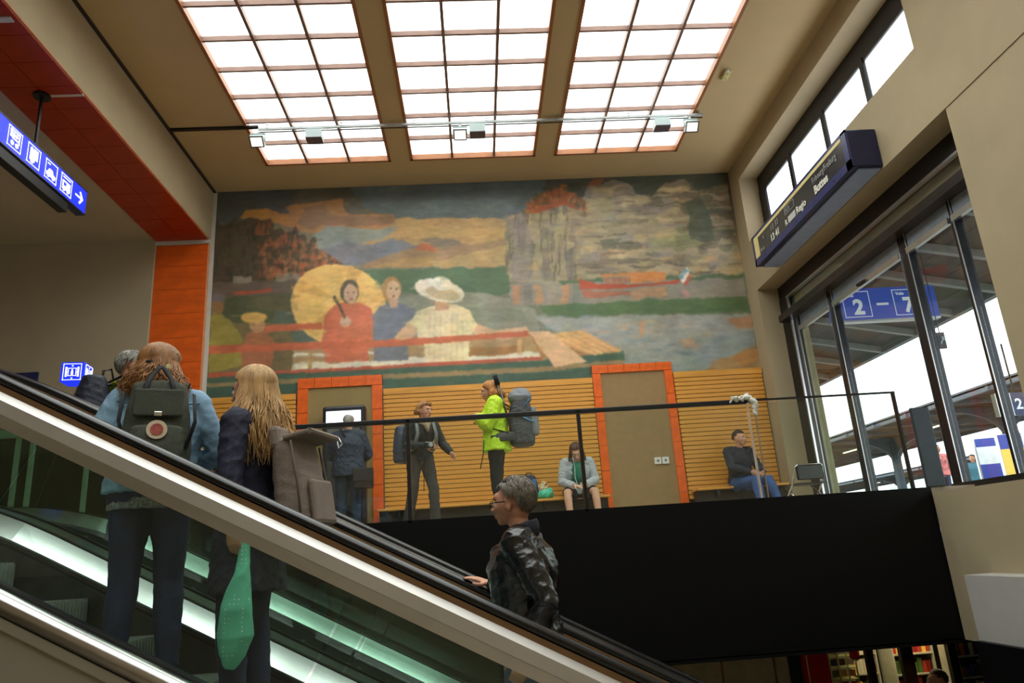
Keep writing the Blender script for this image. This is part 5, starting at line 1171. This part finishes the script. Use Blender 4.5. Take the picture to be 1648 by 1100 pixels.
tube(bm, [n_+V3(.086*math.cos(t), .078*math.sin(t)-.005, -.01-.03*math.sin(t)) for t in np.linspace(-PI*1.42, PI*.42, 19)], [(.042, .010)]*19, 8, side=(0, 0, 1)); build('collar', p3.scale(bm), mat('dark_knit_collar', (30, 32, 44), .85, bump=.5, bscale=120), p3.root, True)
bm = bmesh.new(); tube(bm, [n_+V3(.066*math.cos(t), .06*math.sin(t)-.0, -.03) for t in np.linspace(0, 2*PI, 19)], [(.02, .006)]*19, 8, side=(0, 0, 1)); build('shirt_collar', p3.scale(bm), DKG, p3.root, True)
bm = bmesh.new(); tube(bm, [(0, 0, .93), (0, 0, .875)], [(.205, .155), (.195, .15)], 24, side=(1, 0, 0)); build('waistband', p3.scale(bm), mat('rib_knit', (20, 21, 28), .8, bump=.6, bscale=90), p3.root, True)
for a in 'LR':
    bm = bmesh.new(); e_, w_ = p3.J['el'+a], p3.J['wr'+a]; tube(bm, [lerp(e_, w_, .84), lerp(e_, w_, .97)], [.044, .040], 14); build('cuff', p3.scale(bm), mat('rib_knit', (20, 21, 28), .8), p3.root, True)
p3.cap_hair(H_DARKG, thick=.010, seed=8, front=.055); p3.short_strands(H_DARKG, .014, 1100, 5)
gl = bmesh.new()
for x in (-1, 1):
    ring = [p3.H @ V3(x*.033+.023*math.cos(t), .102, .004+.016*math.sin(t)) for t in np.linspace(0, 2*PI, 15)]; tube(gl, ring, .0022, 6)
    tube(gl, [p3.H @ V3(x*.056, .10, .008), p3.H @ V3(x*.078, .05, .008), p3.H @ V3(x*.082, -.005, .006)], .0028, 6)
tube(gl, [p3.H @ V3(-.01, .104, .006), p3.H @ V3(.01, .104, .006)], .002, 6); build('glasses', p3.scale(gl), BLK, p3.root, True)

# ---- 4 grey haired man with navy pack, beyond the rails
p4 = Person('grey haired man in a striped dark jacket with lime shoulder patch, behind the rails', (-2.47, 5.20, step_top(-2.49)[0]+.006), -.95, 1.68, 1.0, hyaw=-.2, hpitch=-.1, vox=.009)
STR = mat('mottled_grey_jacket', (76, 76, 74), .8, var=.45, scale=34)
p4.trousers(JEANS); p4.shoes(SHOE); p4.jacket(STR, .025, .06, .012, .97, seed=15); p4.cap_hair(H_GREY, thick=.010, seed=11, front=.05); p4.short_strands(H_GREY, .014, 700, 6)
bm = bmesh.new(); tube(bm, [(-.19, -.06, 1.42), (-.12, -.075, 1.46), (-.05, -.07, 1.475)], [(.05, .022), (.05, .02), (.035, .015)], 10, side=(0, 1, 0)); build('lime_shoulder_patch', p4.scale(bm), mat('lime_cloth', (176, 200, 40), .7), p4.root, True)
b4 = local_empty('backpack', 'navy backpack with top handle on the man behind the rails', 'backpack', p4, (0, -.235, .98), rx=.0)
NB = mat('navy_nylon', (28, 30, 50), .6, var=.15, bump=.3, bscale=100)
pack_body('main_bag', .32, .24, .50, NB, b4, .8, .008, seed=4); spart('handle', [(0, .05, .48), (-.03, .06, .56), (.03, .10, .56), (.03, .12, .48)], [(.012, .006)]*4, BLK, b4, 8)
for x in (-1, 1): spart('shoulder_strap', [(x*.08, .08, .45), (x*.115, .16, .50), (x*.135, .26, .48), (x*.15, .41, .33), (x*.16, .40, .16), (x*.14, .10, .04)], [(.026, .008)]*6, BLK, b4, 8, side=(1, 0, 0))

# ---- 5 man at the ticket machine
p5 = Person('balding man in a dark blue jacket seen from behind at the ticket machine', (-1.84, 10.55, ZF), .05, 1.74, 1.12, hpitch=-.25, vox=.010, joints=dict(elL=(-.27, .06, 1.12), wrL=(-.16, .26, 1.12), elR=(.28, .04, 1.12), wrR=(.17, .24, 1.08)))
p5.trousers(mat('dark_teal_jeans', (38, 54, 72), .85, var=.2), .018, 1, .012); p5.shoes(SHOE); p5.jacket(NAVYJ, .03, .12, .016, 1, fat=1.1, seed=20); p5.cap_hair(H_GREY, bald=1, thick=.006, seed=3)
b5 = local_empty('shoulder_bag', 'dark shoulder bag at the hip of the man by the ticket machine', 'bag', p5, (.22, -.13, .63))
bm = bmesh.new(); bx(bm, (-.14, -.06, 0), (.14, .05, .28), bev=.03); build('bag_body', bm, mat('dark_brown_bag', (40, 34, 36), .6), b5); bm = bmesh.new(); bx(bm, (-.142, -.075, .10), (.142, -.055, .285), bev=.008); build('flap', bm, mat('dark_brown_bag', (40, 34, 36), .6), b5)
spart('strap', [(-.10, .0, .27), (-.16, -.02, .5), (-.26, -.02, .76), (-.34, .04, .90), (-.38, .12, .92)], [(.016, .004)]*5, BLK, b5, 6, side=(1, 0, 0))

# ---- 6 woman with camera
p6 = Person('woman with a beige scarf holding a camera, looking along the gallery', (-.72, 9.30, ZF), PI+.55, 1.62, 1.04, hyaw=.35, hpitch=-.12, vox=.008,
            joints=dict(pelvis=(0, -.03, .93), waist=(0, 0, 1.06), chest=(0, .06, 1.25), neck=(0, .12, 1.40), head=(0, .17, 1.52), shL=(-.18, .08, 1.35), shR=(.17, .08, 1.35), elL=(-.30, .10, 1.10), wrL=(-.34, .26, .95), elR=(.24, .06, 1.08), wrR=(.04, .26, 1.04), knL=(-.14, .10, .50), anL=(-.16, .08, .085), knR=(.11, .0, .5), anR=(.13, -.14, .085)), footyaw=(.3, -.1))
p6.trousers(DKG, .016, 1, .012, flare=.01); p6.shoes(SHOE); p6.jacket(mat('charcoal_jacket', (38, 40, 46), .75, var=.2), .022, .04, .012, .95, seed=22)
p6.cap_hair(hairmat('hair_light_brown', (170, 124, 80)), thick=.014, seed=9); p6.long_hair(hairmat('hair_light_brown', (170, 124, 80)), .06, 160, 9, .01, .01, top=.012, r0=.010)
bm = bmesh.new(); tube(bm, [p6.J['neck']+V3(.082*math.cos(t), .075*math.sin(t)+.01, -.02-.035*math.sin(t)) for t in np.linspace(0, 2*PI, 19)], .032, 10); tube(bm, [p6.J['neck']+V3(-.03, .09, -.06), p6.J['neck']+V3(.0, .13, -.15), p6.J['neck']+V3(.03, .10, -.06)], .03, 10); blob('scarf', p6.scale(bm), mat('beige_scarf', (156, 136, 112), .9, var=.3, scale=50), p6.root, .009, 1, (.006, 1, 1), 2)
bm = bmesh.new()
for x in (-1, 1): tube(bm, [(x*.035+.02*math.cos(t), .10, .10+.012*math.sin(t)) for t in np.linspace(0, 2*PI, 11)], .004, 6)
for v in bm.verts: v.co = p6.H @ (v.co+V3(0, -.03, -.0))
build('sunglasses', p6.scale(bm), BLK, p6.root, True)
cm_ = local_empty('camera', 'silver compact camera in the hand of the scarfed woman', 'camera', p6, (.03, .33, 1.0))
box('camera_body', (-.06, -.02, 0), (.06, .02, .07), mat('camera_black', (30, 30, 34), .4), cm_, bev=.008); box('camera_top', (-.055, -.018, .055), (.055, .018, .075), mat('camera_silver', (170, 172, 178), .45), cm_, bev=.004)
bm = bmesh.new(); cyl(bm, (0, .02, .034), (0, .055, .034), .026, seg=14); build('lens', bm, mat('camera_silver', (170, 172, 178), .45), cm_)
b6 = local_empty('backpack', 'dark blue grey backpack bulging behind the scarfed woman', 'backpack', p6, (.10, -.20, .88))
pack_body('main_bag', .34, .24, .48, mat('blue_grey_nylon', (60, 70, 92), .6, var=.15), b6, .85, .008, seed=8)
for x in (-1, 1): spart('shoulder_strap', [(x*.08-.1, .08, .45), (x*.115-.1, .2, .53), (x*.12-.1, .34, .48), (x*.13-.1, .40, .32), (x*.15-.1, .34, .16), (x*.14-.1, .10, .04)], [(.024, .008)]*6, mat('grey_strap', (120, 122, 120), .7), b6, 8, side=(1, 0, 0))
spart('hanging_strap', [(-.06, .40, .02), (-.06, .36, -.2), (-.055, .35, -.4)], [(.01, .004)]*3, BLK, b6, 6)

# ---- 7 woman in neon jacket with big trekking pack
p7 = Person('woman in a neon yellow jacket and black trousers standing in profile', (.25, 8.75, ZF), PI/2-.08, 1.70, 1.0, hpitch=-.22, hyaw=.0, vox=.008,
            joints=dict(elL=(-.24, .06, 1.12), wrL=(-.09, .20, 1.24), elR=(.24, .06, 1.12), wrR=(.08, .19, 1.22), head=(0, .04, 1.565)))
p7.trousers(BLK, .016, 1, .010); p7.shoes(SHOE); p7.jacket(NEON, .044, .12, .014, 1, flare=.015, seed=30)
p7.cap_hair(H_GINGER, thick=.016, seed=14); p7.long_hair(H_GINGER, .13, 420, 14, .022, .03, top=.018, r0=.009)
b7 = local_empty('trekking_backpack', 'large grey trekking backpack worn over the neon jacket', 'backpack', p7, (0, -.32, .87))
GN = mat('grey_nylon', (74, 76, 80), .6, var=.2, scale=12, bump=.3, bscale=60); GN2 = mat('light_grey_nylon', (128, 132, 138), .6, var=.15)
pack_body('main_bag', .34, .30, .60, GN, b7, .85, .01, seed=12); pack_body('lid_pocket', .32, .28, .17, GN2, b7, .7, .008, M=Matrix.Translation((0, -.0, .53)), seed=13); pack_body('front_pocket', .24, .12, .34, GN2, b7, .8, .006, M=Matrix.Translation((0, -.15, .12)), seed=14)
for x in (-1, 1):
    spart('hip_belt', [(x*.14, .06, .10), (x*.2, .2, .10), (x*.2, .36, .08), (x*.08, .46, .07), (0, .47, .07)], [(.055, .014), (.055, .014), (.045, .012), (.02, .006), (.015, .005)], GN, b7, 8, side=(0, 0, 1))
    spart('shoulder_strap', [(x*.08, .1, .44), (x*.115, .2, .52), (x*.135, .32, .49), (x*.15, .45, .36), (x*.19, .40, .22), (x*.18, .16, .14)], [(.028, .008)]*6, BLK, b7, 8, side=(1, 0, 0))
    spart('compression_strap', [(x*.17, .08, .38), (x*.18, -.06, .30), (x*.12, -.16, .26)], [(.01, .004)]*3, mat('blue_cord', (84, 150, 200), .6), b7, 6)
spart('water_tube', [(-.1, .02, .60), (-.13, -.06, .62), (-.15, -.12, .55), (-.16, -.05, .45)], .006, mat('blue_cord', (84, 150, 200), .6), b7, 6)
spart('hanging_strap', [(-.12, .46, .08), (-.14, .48, -.1), (-.15, .52, -.26)], [(.010, .004)]*3, BLK, b7, 6)
tp = local_empty('trekking_poles', 'pair of folded trekking poles strapped beside the neon woman', 'trekking poles', p7, (-.13, -.14, 1.0))
for x in (0, .03): spart('pole', [(x, -.06, 0), (x-.0, .06+x, .62)], .009, STEELD, tp); spart('grip', [(x, .06+x, .62), (x, .09+x, .74)], .016, BLK, tp)

# ---- 8 seated woman in grey hoodie
sit = dict(pelvis=(0, 0, .50), waist=(0, .02, .63), chest=(0, .09, .82), neck=(0, .17, .97), head=(0, .25, 1.08), shL=(-.18, .13, .93), shR=(.18, .13, .93), elL=(-.25, .18, .66), wrL=(-.06, .42, .58), elR=(.25, .18, .66), wrR=(.07, .42, .57), hiL=(-.10, .02, .48), hiR=(.10, .02, .48), knL=(-.20, .44, .49), knR=(.20, .44, .49), anL=(-.22, .46, .085), anR=(.18, .48, .085))
p8 = Person('woman in a grey hoodie and dark shorts seated on the bench, head bowed', (1.54, 11.26, ZF-.06), PI-.05, 1.76, 1.22, hyaw=-.2, hpitch=-.8, vox=.008, skin=SKINP, joints=sit, handL=dict(dir=(.6, .8, -.1), palm=(.3, 0, -1)), handR=dict(dir=(-.6, .8, -.1), palm=(-.3, 0, -1)))
p8.trousers(mat('dark_shorts', (28, 28, 40), .8), .02, -1, .008, name='shorts', r=1.05); p8.shoes(SHOE)
p8.jacket(HOOD, .028, .0, .014, .92, name='hoodie', collar=False, seed=33)
bm = bmesh.new(); tube(bm, [(0, .17, .60), (0, .215, .72), (0, .235, .84), (0, .225, .93)], [(.10, .04), (.105, .05), (.10, .04), (.06, .03)], 14, side=(1, 0, 0)); build('shirt', p8.scale(bm), TEAL, p8.root, True)
bm = bmesh.new(); tube(bm, [p8.J['neck']+V3(.105*math.cos(t), .085*math.sin(t)-.03, -.01-.05*math.sin(t)) for t in np.linspace(-PI*1.35, PI*.35, 17)], [(.05, .022)]*17, 10, side=(0, 0, 1)); build('hood', p8.scale(bm), mat('hood_dark', (74, 74, 78), .9), p8.root, True)
p8.cap_hair(H_DBROWN, thick=.016, seed=17); p8.long_hair(H_DBROWN, .16, 240, 17, .01, .01, top=.015, r0=.011)
spart('earphone_cord', [Vector(v)*p8.k for v in ((.07, .30, 1.02), (.05, .29, .85), (.06, .33, .7), (.05, .45, .6), (-.03, .47, .50), (.02, .46, .46))], .004, WHITE, p8.root, 6)
wb = local_empty('water_bottle', 'small clear bottle held by the seated hooded woman', 'bottle', p8, (.0, .52, .44)); spart('bottle_body', [(0, 0, 0), (0, 0, .10), (0, 0, .13), (0, 0, .15)], [.03, .032, .014, .014], GLASS, wb, 12); spart('cap', [(0, 0, .15), (0, 0, .17)], .015, WHITE, wb, 10)

# ---- 9 seated man at the right, behind the glass corner
sit2 = dict(sit); sit2.update(head=(0, .13, 1.16), neck=(0, .08, 1.02), chest=(0, .04, .84), shL=(-.19, .05, .97), shR=(.19, .05, .97), elL=(-.27, .14, .72), elR=(.26, .16, .72), wrL=(-.12, .38, .62), wrR=(.1, .40, .62), knL=(-.14, .46, .50), knR=(.12, .48, .50), anL=(-.14, .62, .085), anR=(.16, .58, .085))
p9 = Person('man in a dark jacket and blue jeans seated on the right bench', (4.08, 11.25, ZF-.06), PI+.35, 1.74, 1.05, hyaw=.2, hpitch=-.1, vox=.010, joints=sit2)
p9.trousers(JEANSB, .018, 1, .012); p9.shoes(SHOE); p9.jacket(mat('dark_navy_cloth', (34, 38, 52), .8), .028, .0, .014, .97, seed=40); p9.cap_hair(H_DARK, thick=.014, seed=21)

# ---- things on the bench
bb = empty('backpack', 'small blue and navy backpack standing on the bench', 'backpack', (.80, 11.34, .79))
pack_body('main_bag', .27, .17, .38, mat('navy_pack', (34, 42, 66), .7), bb, .72, .005, seed=50); 
for x in (-1, 1): bm = bmesh.new(); bx(bm, (x*.065-.035, -.105, .05), (x*.065+.035, -.08, .31), bev=.012); build('blue_panel', bm, mat('bright_blue_nylon', (46, 104, 168), .6), bb)
spart('handle', [(-.04, 0, .37), (-.04, 0, .42), (.04, 0, .42), (.04, 0, .37)], [(.010, .007)]*4, BLK, bb, 8)
tb = empty('plastic_bag', 'crumpled turquoise plastic bag on the bench beside the seated woman', 'bag', (1.03, 11.28, .79)); bm = bmesh.new(); ball(bm, (0, 0, .07), (.13, .09, .075), 14); ball(bm, (-.08, .02, .05), (.07, .07, .05), 12); ball(bm, (.06, .0, .12), (.06, .05, .05), 10)
blob('bag_body', bm, mat('turquoise_plastic', (74, 196, 164), .35, var=.15, scale=16), tb, .008, 1, (.022, 1, 1), 51)
tb = empty('clear_bag', 'clear crinkled plastic food bag on the bench behind the turquoise bag', 'bag', (1.0, 11.42, .79)); bm = bmesh.new(); ball(bm, (0, 0, .13), (.11, .05, .12), 14); ball(bm, (.03, 0, .24), (.05, .03, .05), 10)
blob('bag_body', bm, mat('clear_crinkle', (206, 178, 140), .2, var=.3, scale=30), tb, .008, 1, (.03, 1, 1), 52)

# ---- people outside and in the shop
def simple_person(label, loc, rz, h, top, legs, hair, sit_=None, **k):
    p = Person(label, loc, rz, h, 1.0, vox=.012, **k); p.trousers(legs); p.shoes(SHOE); p.jacket(top, .024, .06, .01, .97); p.cap_hair(hair); return p
q = at(1566, 745, 21.4); simple_person('person in a teal jacket on the platform seen through the doors', (q.x, 21.4, .30), 2.2, 1.72, mat('teal_jacket', (50, 110, 130), .7), JEANS, H_DARK)
q = at(1518, 770, 16)
simple_person('person with a red and white top on the platform by the sill', (q.x, 16, .33), PI, 1.45, mat('red_white_top', (210, 120, 120), .7, var=.5, scale=12), JEANS, H_DBROWN)
simple_person('shop visitor in an orange top seen below the gallery', (5.62, YQ-.35, ZLOW), 1.2, 1.78, mat('orange_top', (214, 110, 60), .7), JEANS, H_DBROWN)
